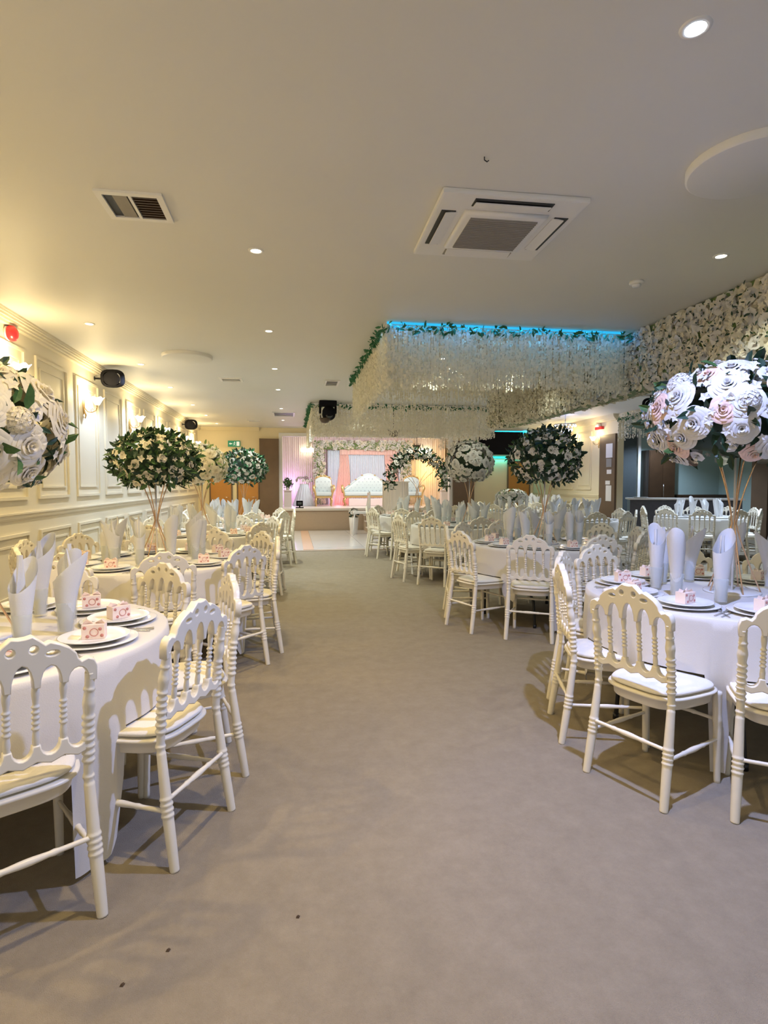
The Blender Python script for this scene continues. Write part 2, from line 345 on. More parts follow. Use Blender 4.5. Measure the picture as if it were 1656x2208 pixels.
# ============================================================ FLOWERS
def rose_mesh(name,m,seed,layers=((0.16,3),(0.30,4),(0.46,5),(0.64,5),(0.82,6),(1.0,6)),nu=5,nv=4):
    rnd=random.Random(seed); mb=MB(); L=len(layers); ph=0
    for li,(rr,n) in enumerate(layers):
        t=li/(L-1)
        for i in range(n):
            a0=ph+2*PI*i/n+rnd.uniform(-.15,.15); wd=2*PI/n*(0.80-.12*t); sc_=rnd.uniform(.93,1.06); hh=(0.66-0.36*t)*rnd.uniform(.95,1.05); w1=rnd.uniform(-.5,.5)
            def fn(u,v):
                uu=2*u-1; a=a0+uu*wd*(0.45+0.55*math.sin(min(1,v*1.25)*PI/2))
                base=.04+.10*t; rad=base+(rr*sc_-base)*v**(1.5-.75*t)
                rad*=1-0.10*uu*uu*v*(1-t*.5)+.03*t*math.sin(3*uu+w1*4)*v
                z=hh*math.sin(min(1,v*1.02)*PI/2)**(1.0)-.12*t*max(0,v-.7)/.3-.10*uu*uu*v*v+.02*w1*uu
                return (rad*math.cos(a),rad*math.sin(a),z)
            mb.grid(nu,nv,fn)
        ph+=0.6
    return mb.mesh(name,m)
ROSE={k:[rose_mesh('rose',M[k],s) for s in (1,2)] for k in ('rcream','rwhite','rblush')}
def small_rose(m,seed): return rose_mesh('blossom',m,seed,layers=((0.42,3),(1.0,5)),nu=2,nv=2)
BLOOM={k:[small_rose(M[k],s) for s in (5,6,7)] for k in ('rcream','rwhite')}
def hydr_mesh(name,m,seed):     # ball of four-petalled florets
    rnd=random.Random(seed); mb=MB()
    for i in range(34):
        z=1-1.15*(i+.5)/34; r=math.sqrt(max(0,1-z*z)); a=i*2.39996
        n=Vector((r*math.cos(a),r*math.sin(a),z)); q=n.to_track_quat('Z','Y').to_matrix().to_4x4()
        mx=Matrix.Translation(n*(0.85+rnd.uniform(0,.12)))@q@Matrix.Rotation(rnd.uniform(0,6),4,'Z')
        for k in range(4):
            mb.add([(0,0,0),(0.24,-0.20,0.08),(0.42,0,0.02),(0.24,0.20,0.08)],[(0,1,2,3)],False,mx@Matrix.Rotation(k*PI/2,4,'Z'))
    return mb.mesh(name,m)
HYD={k:hydr_mesh('hydrangea',M[k],3) for k in ('rcream','rwhite')}
def leaf_geo(mb,mx,l=1.0,w=0.4):
    mb.add([(0,0,0),(l*.35,-w/2,.06*l),(l*.75,-w*.35,.05*l),(l,0,-.06*l),(l*.75,w*.35,.05*l),(l*.35,w/2,.06*l),(l*.4,0,-.02*l)],[(0,1,6),(1,2,6),(2,3,6),(3,4,6),(4,5,6),(5,0,6)],False,mx)
LEAFM={k:(lambda mb:(leaf_geo(mb,Matrix()),mb.mesh('leaf',M[k]))[1])(MB()) for k in ('leaf','leafdark','leafl')}
def on_dir(p,n,s,spin=0,tilt=0):
    q=Vector(n).to_track_quat('Z','Y').to_matrix().to_4x4()
    return Matrix.Translation(p)@q@Matrix.Rotation(spin,4,'Z')@Matrix.Rotation(tilt,4,'Y')@Matrix.Scale(s,4)
def fib(n,zmin=-0.75):
    out=[]
    for i in range(n):
        z=1-(1-zmin)*(i+.5)/n; r=math.sqrt(1-z*z); a=i*2.399963; out.append(Vector((r*math.cos(a),r*math.sin(a),z)))
    return out
def stand(t,h=0.62,rb=0.13,mid=0.5,rt=0.10,n=5,centre=True):
    part('base_plate',MB().lathe([(rb+.02,0.0),(rb+.02,0.008),(rb+.012,0.011)],32),M['charger'],t)
    for k in range(n):
        a=2*PI*k/n+0.3
        P=[]; 
        for i in range(13):
            f=i/12; r=(rb*(1-f/mid)**1.2+0.012) if f<mid else (0.012+rt*((f-mid)/(1-mid))**1.4)
            P.append((r*math.cos(a),r*math.sin(a),0.01+h*f))
        part('stand_rod',MB().tube(P,0.0045,6),M['gold'],t)
    if centre: part('centre_rod',MB().tube([(0,0,0.01),(0,0,h)],0.006,8),M['white'],t)
def bouquet(label,x,y,zc,rx,rz,spec,seed,h=0.62,bx=None,by=None,group='tall flower centrepieces'):
    """spec: list of (kind, material, count, size) ; leaves: (mat,count,size)"""
    rnd=random.Random(seed); z0=0.765
    t=thing('flower_centrepiece',label,'centrepiece',(x,y,z0),rnd.uniform(0,6),group); zc-=z0
    stand(t,h=max(0.3,zc-rz*0.75))
    part('floral_foam',MB().lathe([(0.0001,-rz*.72),(rx*.5,-rz*.55),(rx*.72,-.1*rz),(rx*.6,rz*.4),(0.0001,rz*.7)],14,mx=Matrix.Translation((0,0,zc)),cap=False),M['leafdark'],t)
    for kind,mk,cnt,size in spec:
        if kind=='leafparts' or kind=='leafstuff':
            mb=MB()
            for i,d in enumerate(fib(cnt)):
                d=(d+Vector((rnd.uniform(-.2,.2),rnd.uniform(-.2,.2),rnd.uniform(-.2,.2)))).normalized()
                p=Vector((d.x*rx*rnd.uniform(.8,1.0),d.y*rx*rnd.uniform(.8,1.0),zc+d.z*rz*rnd.uniform(.82,1.02)))
                mx=on_dir(p,d,size*rnd.uniform(.7,1.25),rnd.uniform(0,6.3),-rnd.uniform(.1,1.3))
                if kind=='leafparts': inst('leaf',LEAFM[mk],t,mx)
                else: leaf_geo(mb,mx)
            if kind=='leafstuff': part('foliage',mb,M[mk],t)['kind']='stuff'
        elif kind=='filler':
            mb=MB()
            for i,d in enumerate(fib(cnt)):
                d=(d+Vector((rnd.uniform(-.15,.15),rnd.uniform(-.15,.15),rnd.uniform(-.15,.15)))).normalized()
                p=Vector((d.x*rx,d.y*rx,zc+d.z*rz))*1.0
                mx=on_dir(p,d,size*rnd.uniform(.7,1.2),rnd.uniform(0,6),0)
                for k in range(5):
                    mb.add([(0,0,0),(0.5,-0.34,0.28),(1,0,0.22),(0.5,0.34,0.28)],[(0,1,2,3)],False,mx@Matrix.Rotation(k*2*PI/5,4,'Z'))
            part('filler_blossoms',mb,M[mk],t)['kind']='stuff'
        else:
            pool={'rose':ROSE,'bloom':BLOOM,'hyd':HYD}[kind][mk]
            off=rnd.uniform(0,6.28)
            for i,d in enumerate(fib(cnt,-0.8)):
                d=Matrix.Rotation(off,3,'Z')@d
                d=(d+Vector((rnd.uniform(-.16,.16),rnd.uniform(-.16,.16),rnd.uniform(-.16,.16)))).normalized()
                s_=size*rnd.uniform(.8,1.18)
                p=Vector((d.x*(rx-s_*.35),d.y*(rx-s_*.35),zc+d.z*(rz-s_*.35)))
                me=pool if kind=='hyd' else rnd.choice(pool)
                inst({'rose':'rose','bloom':'small_rose','hyd':'hydrangea'}[kind],me,t,on_dir(p,d,s_,rnd.uniform(0,6)))
    return t
bouquet('big ball of cream roses cut off by the left edge, front left table',-1.30,2.56,1.62,0.35,0.28,
    [('rose','rcream',40,0.095),('hyd','rcream',5,0.06),('bloom','rwhite',16,0.05),('leafparts','leaf',34,0.10),('leafstuff','leafdark',160,0.075),('filler','rcream',120,0.03)],11)
bouquet('huge ball of white and blush roses on gold rods, front right table',2.53,2.95,1.78,0.48,0.31,
    [('rose','rwhite',50,0.09),('rose','rblush',20,0.08),('hyd','rwhite',8,0.06),('bloom','rwhite',50,0.05),('leafparts','leaf',26,0.11),('leafparts','leafdark',60,0.12),('leafstuff','leafdark',300,0.08),('filler','rwhite',160,0.03)],12)
bouquet('dark leafy ball with cream rosebuds, second left table',-1.12,4.95,1.58,0.33,0.24,
    [('bloom','rcream',38,0.042),('leafstuff','leafdark',420,0.08),('leafstuff','leaf',420,0.08),('filler','rcream',130,0.028)],13)
bouquet('cream hydrangea and rose ball, third left table',-1.13,7.45,1.62,0.31,0.27,
    [('rose','rcream',40,0.07),('bloom','rcream',40,0.045),('leafstuff','leafl',260,0.07),('filler','rcream',160,0.032)],14)
bouquet('green and white leafy ball, fourth left table near the stage',-0.84,10.1,1.66,0.38,0.31,
    [('bloom','rwhite',46,0.05),('leafstuff','ivy',350,0.09),('leafstuff','leafdark',350,0.09),('filler','rwhite',120,0.035)],15)
bouquet('dark green ball with white roses, second right table',2.62,5.68,1.66,0.36,0.31,
    [('bloom','rwhite',52,0.05),('leafstuff','leafdark',620,0.085),('leafstuff','leaf',160,0.08),('filler','rwhite',170,0.032)],16)
bouquet('dense all-white rose ball, third right table',2.64,8.35,1.71,0.36,0.33,
    [('rose','rwhite',70,0.065),('bloom','rwhite',50,0.045),('leafstuff','leaf',160,0.06),('filler','rwhite',160,0.032)],17)
bouquet('low wide white blossom arrangement on the far right-hand table',5.0,12.6,1.10,0.36,0.16,
    [('bloom','rwhite',40,0.06),('leafstuff','leafl',100,0.07),('filler','rwhite',120,0.035)],18)
# crescent arrangement
rnd=random.Random(31)
t=thing('flower_crescent','arched crescent of dark leaves and white roses on thin stand','centrepiece',(2.41,11.0,0.765),0,'tall flower centrepieces'); stand(t,h=0.85,rb=0.10,mid=0.6,rt=0.35,n=4,centre=False)
def arc(u): a=PI*(-0.02+1.04*u); return Vector((0.55*math.cos(a)*1.0,0,0.80+0.42*math.sin(a)-0.18*(1-math.sin(a))))
for mk,cnt in (('leafdark',520),('leaf',260)):
    mb=MB()
    for i in range(cnt):
        c0=arc(rnd.random()); d=Vector((rnd.gauss(0,1),rnd.gauss(0,1),rnd.gauss(0,1))).normalized()
        leaf_geo(mb,on_dir(c0+d*rnd.uniform(.04,.12),d,0.085*rnd.uniform(.7,1.3),rnd.uniform(0,6),-rnd.uniform(.1,1.2)))
    part('foliage',mb,M[mk],t)['kind']='stuff'
for i in range(46):
    c0=arc((i+.5)/46); a=rnd.uniform(0,2*PI); d=Vector((0.2*rnd.gauss(0,1),-abs(math.cos(a))*.8-.2,math.sin(a))).normalized()
    inst('small_rose',rnd.choice(BLOOM['rwhite']),t,on_dir(c0+d*0.10,d,0.05*rnd.uniform(.8,1.2)))
# ------------------------------------------------------------ flower-covered beam
bx,by0,by1=3.60,0.6,10.2
t=thing('flower_beam','long ceiling beam covered in white artificial roses on the right','flower beam',(bx,0,0))
part('beam_core',MB().box(0.03,0.45,by0,by1,2.47,CZ),M['white'],t)
part('backing_mat',MB().box(0.0,0.48,by0-.03,by1+.03,2.44,CZ-.002),M['leafl'],t)
rnd=random.Random(5)
cand=[]
ny=int((by1-by0)/0.105)
for i in range(ny):
    for j in range(8):
        yy=by0+(i+0.5*(j%2))*0.105+rnd.uniform(-.03,.03); zz=2.42+j*0.076+rnd.uniform(-.02,.02)
        cand.append((yy,min(zz,2.95)))
cand=[c for c in cand if proj((bx,c[0],c[1]))[0]<1700]
cand.sort(key=lambda c:c[0])
mbw=MB(); bl=BLOOM['rcream']+BLOOM['rwhite']
for k,(yy,zz) in enumerate(cand):
    n=Vector((-1,rnd.uniform(-.5,.3),rnd.uniform(-.5,.3))).normalized(); s_=rnd.uniform(.055,.082)
    mx=on_dir((0.01-rnd.uniform(0,.04),yy,zz),n,s_,rnd.uniform(0,6))
    me=rnd.choice(bl)
    if k<290: inst('blossom',me,t,mx)
    else:
        mbw.add([v.co for v in me.vertices],[tuple(p.vertices) for p in me.polygons],True,mx)
# underside and extra small florets
for i in range(1500):
    yy=rnd.uniform(3.0,by1); 
    if rnd.random()<0.35: p=(rnd.uniform(0,.5),yy,2.44); n=Vector((rnd.uniform(-.5,.2),rnd.uniform(-.4,.4),-1)).normalized()
    else: p=(-.02-rnd.uniform(0,.04),yy,rnd.uniform(2.39,2.97)); n=Vector((-1,rnd.uniform(-.6,.4),rnd.uniform(-.6,.4))).normalized()
    mx=on_dir(p,n,rnd.uniform(.02,.045),rnd.uniform(0,6))
    for k in range(5): mbw.add([(0,0,0),(0.5,-0.34,0.28),(1,0,0.22),(0.5,0.34,0.28)],[(0,1,2,3)],False,mx@Matrix.Rotation(k*2*PI/5,4,'Z'))
part('massed_blossoms',mbw,M['rcream'],t)['kind']='stuff'
mb=MB()
for i in range(1100):
    yy=rnd.uniform(3.0,by1); n=Vector((-1,rnd.uniform(-.6,.4),rnd.uniform(-.8,.4))).normalized()
    leaf_geo(mb,on_dir((-.035-rnd.uniform(0,.04),yy,rnd.uniform(2.36,2.97)),n,rnd.uniform(.022,.045),rnd.uniform(0,6),-rnd.uniform(0,.9)))
part('small_leaves',mb,M['leafdark'],t)['kind']='stuff'
# ------------------------------------------------------------ hanging petal canopies
def petal_rows(mb,rows,rnd,ds=0.026,dz=0.030):
    for (x0,y0,x1,y1,zb,skip) in rows:
        L=math.hypot(x1-x0,y1-y0); n=int(L/ds)
        for i in range(n):
            if rnd.random()<skip: continue
            f=(i+rnd.uniform(-.3,.3))/n; x=x0+(x1-x0)*f; y=y0+(y1-y0)*f
            z=CZ-0.02-rnd.uniform(0,.03); zend=zb+rnd.uniform(-.03,.03)
            while z>zend:
                s=rnd.uniform(.010,.018); a=rnd.uniform(0,PI); c,d=math.cos(a)*s,math.sin(a)*s; t2=rnd.uniform(-.006,.006)
                mb.add([(x-c,y-d,z+t2),(x+c,y+d,z-t2),(x+c*.6,y+d*.6,z-s*1.9),(x-c*.6,y-d*.6,z-s*1.9)],[(0,1,2,3)])
                z-=dz*rnd.uniform(.8,1.2)
def garland(mb,x0,y0,x1,y1,z,rnd,per=60,size=.07,spread=.05):
    L=math.hypot(x1-x0,y1-y0)
    for i in range(int(L*per)):
        f=rnd.random(); n=Vector((rnd.uniform(-1,1),rnd.uniform(-1,.2),rnd.uniform(-1,.3))).normalized()
        leaf_geo(mb,on_dir((x0+(x1-x0)*f+rnd.uniform(-.02,.02),y0+(y1-y0)*f+rnd.uniform(-.03,.02),z+rnd.uniform(-spread,spread)),n,size*rnd.uniform(.6,1.2),rnd.uniform(0,6),-rnd.uniform(0,1.2)))
def canopy(label,x0,x1,y0,y1,zb,led,seed,nrow,zi,zbk):
    rnd=random.Random(seed)
    t=thing('petal_canopy',label,'canopy',(0,0,0),0,'hanging petal canopies')
    fr=MB(); fr.box(x0,x1,y0-.012,y0+.012,CZ-.02,CZ); fr.box(x0,x1,y1-.012,y1+.012,CZ-.02,CZ); fr.box(x0-.012,x0+.012,y0+.012,y1-.012,CZ-.02,CZ); fr.box(x1-.012,x1+.012,y0+.012,y1-.012,CZ-.02,CZ)
    part('ceiling_frame',fr,M['white'],t)
    a=MB(); petal_rows(a,[(x0,y0,x1,y0,zb,.03),(x0,y0+.04,x1,y0+.04,zb,.1)],rnd); part('front_petal_curtain',a,M['petal'],t)['kind']='stuff'
    a=MB(); petal_rows(a,[(x0,y0,x0,y1,zb,.03),(x0+.04,y0,x0+.04,y1,zb,.1)],rnd); part('side_petal_curtain',a,M['petal'],t)['kind']='stuff'
    a=MB(); petal_rows(a,[(x0,y0+(y1-y0)*(k+1)/nrow,x1,y0+(y1-y0)*(k+1)/nrow,zi if k<nrow-1 else zbk,.15) for k in range(nrow)]+[(x1-.1,y0,x1-.1,y1,zb,.2)],rnd,.034,.034); part('inner_petal_strings',a,M['petal'],t)['kind']='stuff'
    a=MB(); garland(a,x0-.02,y0-.04,x1,y0-.04,CZ-.055,rnd,75,.075,.035); garland(a,x0-.03,y0,x0-.03,y1,CZ-.05,rnd,75,.07,.03); part('ivy_garland',a,M['ivy'],t)['kind']='stuff'
    if led:
        part('led_strip',MB().box(x0,x1-.1,y0-.03,y0-.015,CZ-.024,CZ-.004),M['cyan'],t)
        part('led_strip',MB().box(x0+.06,x1-.1,y0+.10,y0+.13,CZ-.028,CZ-.004),M['cyan'],t)
        light('AREA','led_glow',((x0+x1)/2,y0-.06,CZ-.03),5,(0.03,0.35,1.0),t,(R(-14),0,0),shape='RECTANGLE',size=x1-x0,size_y=0.03)
        light('AREA','led_glow',((x0+x1)/2,(y0+.3),CZ-.03),3.0,(0.1,0.5,1.0),t,(0,0,0),shape='RECTANGLE',size=x1-x0,size_y=0.1)
    return t
canopy('near ceiling canopy of hanging white petal strings with ivy and blue edge light',0.93,3.56,5.68,8.9,2.40,True,41,9,2.68,2.52)
canopy('far ceiling canopy of hanging petal strings above the stage front',0.38,4.2,11.5,15.9,2.36,False,42,7,2.66,2.66)
# bar opening ivy + petal strings
t=thing('bar_garland','ivy garland with pale hanging petal strings over the bar opening','garland',(0,0,0)); rnd=random.Random(3)
a=MB(); garland(a,XR-.08,6.5,XR-.08,12.1,2.86,rnd,90,.08,.035); part('ivy_garland',a,M['ivy'],t)['kind']='stuff'
a=MB(); petal_rows(a,[(XR-.08,9.0,XR-.08,12.1,2.40,.15)],rnd,.035,.033); part('petal_strings',a,M['petal'],t)['kind']='stuff'
# ============================================================ CHAIRS
def beads(zs,base,amp):  # radius profile along a post with turned rings at heights zs
    pass
def post_mb(pts,rfun,mb=None,n=10,steps=44):
    P=[Vector(p) for p in pts]; L=[0]
    for a,b in zip(P,P[1:]): L.append(L[-1]+(b-a).length)
    path=[];rad=[]
    for i in range(steps+1):
        d=L[-1]*i/steps; k=0
        while k<len(L)-2 and d>L[k+1]: k+=1
        f=(d-L[k])/(L[k+1]-L[k]); path.append(P[k].lerp(P[k+1],f)); rad.append(rfun(d/L[-1]))
    mb=mb or MB(); mb.tube(path,rad,n); return mb
def ring(f,c,w,a): return a*math.exp(-((f-c)/w)**2)
def r_back(f):   # foot -> top, length ~.87
    r=0.0175+0.003*math.sin(min(f/.5,1)*PI)
    for c in (.25,.275,.30,.325): r+=ring(f,c,.006,.004)
    if f>.53: r=0.0155
    r+=ring(f,.56,.008,.004)
    for c in (.63,.66,.69,.72,.75,.78,.81): r+=ring(f,c,.008,.006)
    r+=ring(f,.87,.03,.005)+ring(f,.93,.006,.004)
    return r
def r_spin(f):
    r=0.0078+ring(f,.16,.10,.003)+ring(f,.85,.12,.004)
    for c in (.32,.40,.48,.56,.64): r+=ring(f,c,.020,.0055)
    return r
def r_str(f): return 0.0085+ring(f,.5,.13,.004)+ring(f,.30,.015,.003)+ring(f,.70,.015,.003)
CH=[]   # (part name, mesh, matrix)
bp=lambda s:[(s*.200,-.255,0),(s*.192,-.222,.22),(s*.186,-.195,.45),(s*.186,-.205,.62),(s*.188,-.227,.78),(s*.188,-.230,.80)]
for s in (-1,1):
    CH.append(('back_post',post_mb(bp(s),r_back,steps=170,n=10).mesh('back_post',M['chair'])))
    CH.append(('front_leg',post_mb([(s*.185,.185,0),(s*.180,.175,.435)],lambda f:0.0145+0.006*f-ring(f,.62,.01,.003)+ring(f,.66,.008,.003)+ring(f,.70,.008,.003),steps=30).mesh('front_leg',M['chair'])))
spm=post_mb([(0,-.202,.585),(0,-.222,.80)],r_spin,steps=64,n=8).mesh('spindle',M['chair'])
for x in (-.114,-.038,.038,.114): CH.append(('spindle',spm,Matrix.Translation((x,0,0))))
# crest rail drawn as an outline with holes
top=[(.206,.775),(.208,.820),(.200,.843),(.180,.853),(.162,.846),(.152,.857),(.148,.874),(.128,.896),(.100,.913),(.074,.924),(.062,.918),(.048,.932),(.028,.949),(.010,.945)]
outline=top+[(-x,z) for x,z in reversed(top)]
bot=[]
for i,cx in enumerate((-.152,-.076,0,.076,.152)):
    hw=.028; zt=(.828,.850,.862,.850,.828)[i]; zb=.785
    for k in range(9):
        a=PI-PI*k/8; bot.append((cx+hw*math.cos(a),zb+(zt-zb)*math.sin(a)))
outline+= [(-.182,.775)]+bot+[(.182,.775)]
def circ(cx,cz,rx,rz,n=10): return [(cx+rx*math.cos(2*PI*i/n),cz+rz*math.sin(2*PI*i/n)) for i in range(n)]
holes=[circ(-.030,.908,.011,.012),circ(.030,.908,.011,.012),circ(-.080,.888,.018,.008),circ(.080,.888,.018,.008)]
tilt=Matrix.Translation((0,-.228,.80))@Matrix.Rotation(R(5),4,'X')@Matrix.Translation((0,0,-.80))
CH.append(('crest_rail',shape2d('crest_rail',[outline]+holes,.024,M['chair'],.004,tilt)))
o2=[(.180,.600)]
for cx in (.152,.076,0,-.076,-.152):
    for k in range(9):
        a=PI*k/8; o2.append((cx+.027*math.cos(a),.600-.036*math.sin(a)))
o2+=[(-.180,.600),(-.180,.545),(-.152,.535),(-.114,.548),(-.076,.535),(-.038,.548),(0,.535),(.038,.548),(.076,.535),(.114,.548),(.152,.535),(.180,.545)]
CH.append(('bottom_rail',shape2d('bottom_rail',[o2],.022,M['chair'],.004,Matrix.Translation((0,-.202,0)))))
def seat_outline(a,n=48,g=0.0):
    t=2*PI*a; c,s=math.cos(t),math.sin(t); e=0.55
    x=math.copysign(abs(c)**e,c); y=math.copysign(abs(s)**e,s)
    return x*(0.195+0.022*y+g),y*(0.195+g)
def seat_mb(prof):
    mb=MB(); n=44
    for g,z in prof: 
        pass
    vs=[];fs=[]
    for g,z in prof:
        for i in range(n):
            x,y=seat_outline(i/n,g=g); vs.append((x,y,z))
    for k in range(len(prof)-1):
        for i in range(n):
            j=(i+1)%n; fs.append((k*n+i,k*n+j,(k+1)*n+j,(k+1)*n+i))
    fs.append(tuple(range(n-1,-1,-1))); fs.append(tuple((len(prof)-1)*n+i for i in range(n)))
    mb.add(vs,fs,True); return mb
CH.append(('seat_frame',seat_mb([(-.020,.395),(-.016,.400),(-.012,.436),(.002,.440),(.008,.446),(.006,.453),(-.01,.455)]).mesh('seat_frame',M['chair'])))
CH.append(('cushion',seat_mb([(-.03,.455),(-.012,.461),(-.004,.468),(-.010,.477),(-.03,.482),(-.09,.486)]).mesh('cushion',M['cushion'])))
def strm(a,b): return post_mb([a,b],r_str,steps=26,n=8).mesh('stretcher',M['chair'])
CH.append(('stretcher',strm((-.193,-.225,.255),(.193,-.225,.255))))
CH.append(('stretcher',strm((-.182,.178,.30),(.182,.178,.30))))
for s in (-1,1): CH.append(('stretcher',strm((s*.191,-.218,.21),(s*.183,.178,.21))))
def put(name,parts,label,cat,loc,rz,group):
    t=thing(name,label,cat,loc,rz,group)
    for p in parts: inst(p[0],p[1],t,mx=p[2] if len(p)>2 else None)
    return t
# ============================================================ TABLES
POS=['right-hand','far right','far side right-of-centre','far side','far side left-of-centre','far left','left-hand','near left','near side','near right']
def seatname(a,side):
    k0=a
    tabs={'L':{0:'aisle-side',36:'aisle-side far',72:'far',108:'far wall-side',144:'wall-side far',180:'wall-side',216:'wall-side near',252:'near wall-side',288:'near',324:'aisle-side near'},
          'R':{0:'right-hand',36:'right-hand far',72:'far right',108:'far',144:'far left',180:'left',216:'near left',252:'near',288:'near right',324:'right-hand near'}}[side]
    return tabs[(k0%10)*36]
rndT=random.Random(77)
def place_parts():
    P={}
    P['charger']=MB().lathe([(0.09,0.0),(0.11,0.002),(0.160,0.012),(0.164,0.015),(0.160,0.017),(0.112,0.007),(0.0001,0.005)],40,cap=False).mesh('charger',M['charger'])
    P['plate']=MB().lathe([(0.075,0.0),(0.09,0.002),(0.130,0.014),(0.133,0.017),(0.129,0.018),(0.09,0.006),(0.0001,0.004)],36,cap=False).mesh('plate',M['plate'])
    P['glass']=MB().lathe([(0.028,0.0),(0.030,0.004),(0.038,0.135),(0.036,0.136),(0.029,0.012),(0.0001,0.010)],20,cap=False).mesh('glass_tumbler',M['glass'])
    P['nap']=[]
    for sd in (1,2,3):
        q=random.Random(sd); mb=MB(); sk=q.uniform(.85,1.1)
        def fn(u,v,o=0.0,sk=sk):
            a=2*PI*u; h=0.235*sk+0.125*(0.5+0.5*math.cos(a))**1.3
            z=0.014+h*v; f=min(1.3,(z-0.014)/0.24); r=(0.024+0.036*f**1.3)-o
            fl=1-0.28*f
            return (r*math.cos(a)+0.012*f*f,r*math.sin(a)*fl*(1+0.10*math.sin(3*a)*f),z)
        mb.grid(26,8,fn,closed=True); mb.grid(26,8,lambda u,v:fn(u,v,0.004),closed=True)
        # folded inner point
        mb.grid(8,4,lambda u,v:((u-.5)*0.08*(1-v*.9)+.01,0.004+0.01*math.sin(u*6),0.17+0.19*v),closed=False)
        P['nap'].append(mb.mesh('napkin',M['napkin']))
    b=MB(); b.box(-.042,.042,-.028,.028,0,.058,bev=.002); P['box']=b.mesh('box_body',M['pink'])
    l=MB()
    for s in (-1,1):
        l.add([(s*.042,-.012,.058),(s*.030,-.014,.074),(s*.012,-.010,.066),(s*.004,0,.059),(s*.012,.010,.066),(s*.030,.014,.074),(s*.042,.012,.058)],[(0,1,2,3),(3,4,5,6),(0,3,6)])
    P['bow']=l.mesh('box_bow',M['pink'])
    d=MB()
    for x,z in ((-.030,.046),(.026,.040),(-.02,.012),(.032,.014)): d.lathe([(0.0001,0.0012),(0.0065,0.001),(0.007,0)],8,mx=Matrix.Translation((x,-.028,z))@Matrix.Rotation(PI/2,4,'X'),cap=False)
    d.lathe([(0.009,.0012),(0.011,.0012)],16,mx=Matrix.Translation((0.004,-.028,.028))@Matrix.Rotation(PI/2,4,'X')@Matrix.Scale(1.5,4),cap=False)
    P['print']=d.mesh('printed_flowers',M['rosepink'])
    def cut(kind):
        mb=MB(); mb.box(-.004,.004,-.10,.03,0.001,.004,bev=.0012)
        if kind=='fork':
            mb.box(-.011,.011,.03,.05,.001,.004,bev=.001)
            for x in (-.0095,-.0032,.0032,.0095): mb.box(x-.0015,x+.0015,.05,.095,.001,.003)
        elif kind=='knife': mb.box(-.008,.008,.03,.115,.001,.003,bev=.001)
        else: mb.lathe([(0.0001,0.001),(0.013,0.002),(0.018,0.006)],14,mx=Matrix.Translation((0,.055,0)),cap=False,sy=1.5)
        return mb.mesh(kind,M['silver'])
    for k in ('fork','knife','spoon'): P[k]=cut(k)
    return P
PP=place_parts()
def place_setting(x,y,ang,tn,sn,detail,idx):
    """ang: direction from table centre to the seat"""
    a=R(ang); ux,uy=math.cos(a),math.sin(a); tx,ty=-uy,ux; zt=0.766; rz=a+PI/2   # local +Y points to the centre
    def P(r,t): return (x+ux*r+tx*t,y+uy*r+ty*t)
    px,py=P(0.555,0)
    if not inview(px,py,0.8,60): return
    if detail>=1:
        o=inst('charger_plate',PP['charger'],None,loc=(px,py,zt)); tag(o,f'wide white charger plate, {sn} seat, {tn}','plate','charger plates')
        o=inst('dinner_plate',PP['plate'],None,loc=(px,py,zt+0.0125)); tag(o,f'white dinner plate on charger, {sn} seat, {tn}','plate','dinner plates')
        b=thing('favour_box',f'pale pink favour box, {sn} seat, {tn}','gift box',(px,py,zt+0.0175),rndT.uniform(-.5,.5)+(0 if abs(math.cos(a))<.5 else .3),'favour boxes on plates')
        inst('box_body',PP['box'],b); inst('box_bow',PP['bow'],b); inst('printed_flowers',PP['print'],b)
    else:
        o=inst('dinner_plate',PP['charger'],None,loc=(px,py,zt)); tag(o,f'white plate, {sn} seat, {tn}','plate','dinner plates')
    gx,gy=P(0.345,-0.13)
    if True:
        if detail>=1:
            o=inst('glass_tumbler',PP['glass'],None,loc=(gx,gy,zt)); tag(o,f'glass tumbler holding napkin, {sn} seat, {tn}','glass','glass tumblers')
        q=rndT.uniform(0,6.3)
        if math.cos(q+0)<-2: q=0
        o=inst('napkin',rndT.choice(PP['nap']),None,loc=(gx,gy,zt+ (0.0 if detail>=1 else -.010)),rz=q); o['label']=f'tall white folded napkin, {sn} seat, {tn}'; o['category']='napkin'; o['group']='folded napkins'
    if detail>=2:
        for nm,t in (('fork',-0.195),('knife',0.185),('spoon',0.215)):
            cx,cy=P(0.585,t)
            o=inst(nm,PP[nm],None,loc=(cx,cy,zt-.0005),rz=rz); tag(o,f'steel {nm} beside plate, {sn} seat, {tn}',nm,f'steel {nm}s')
TR=0.75
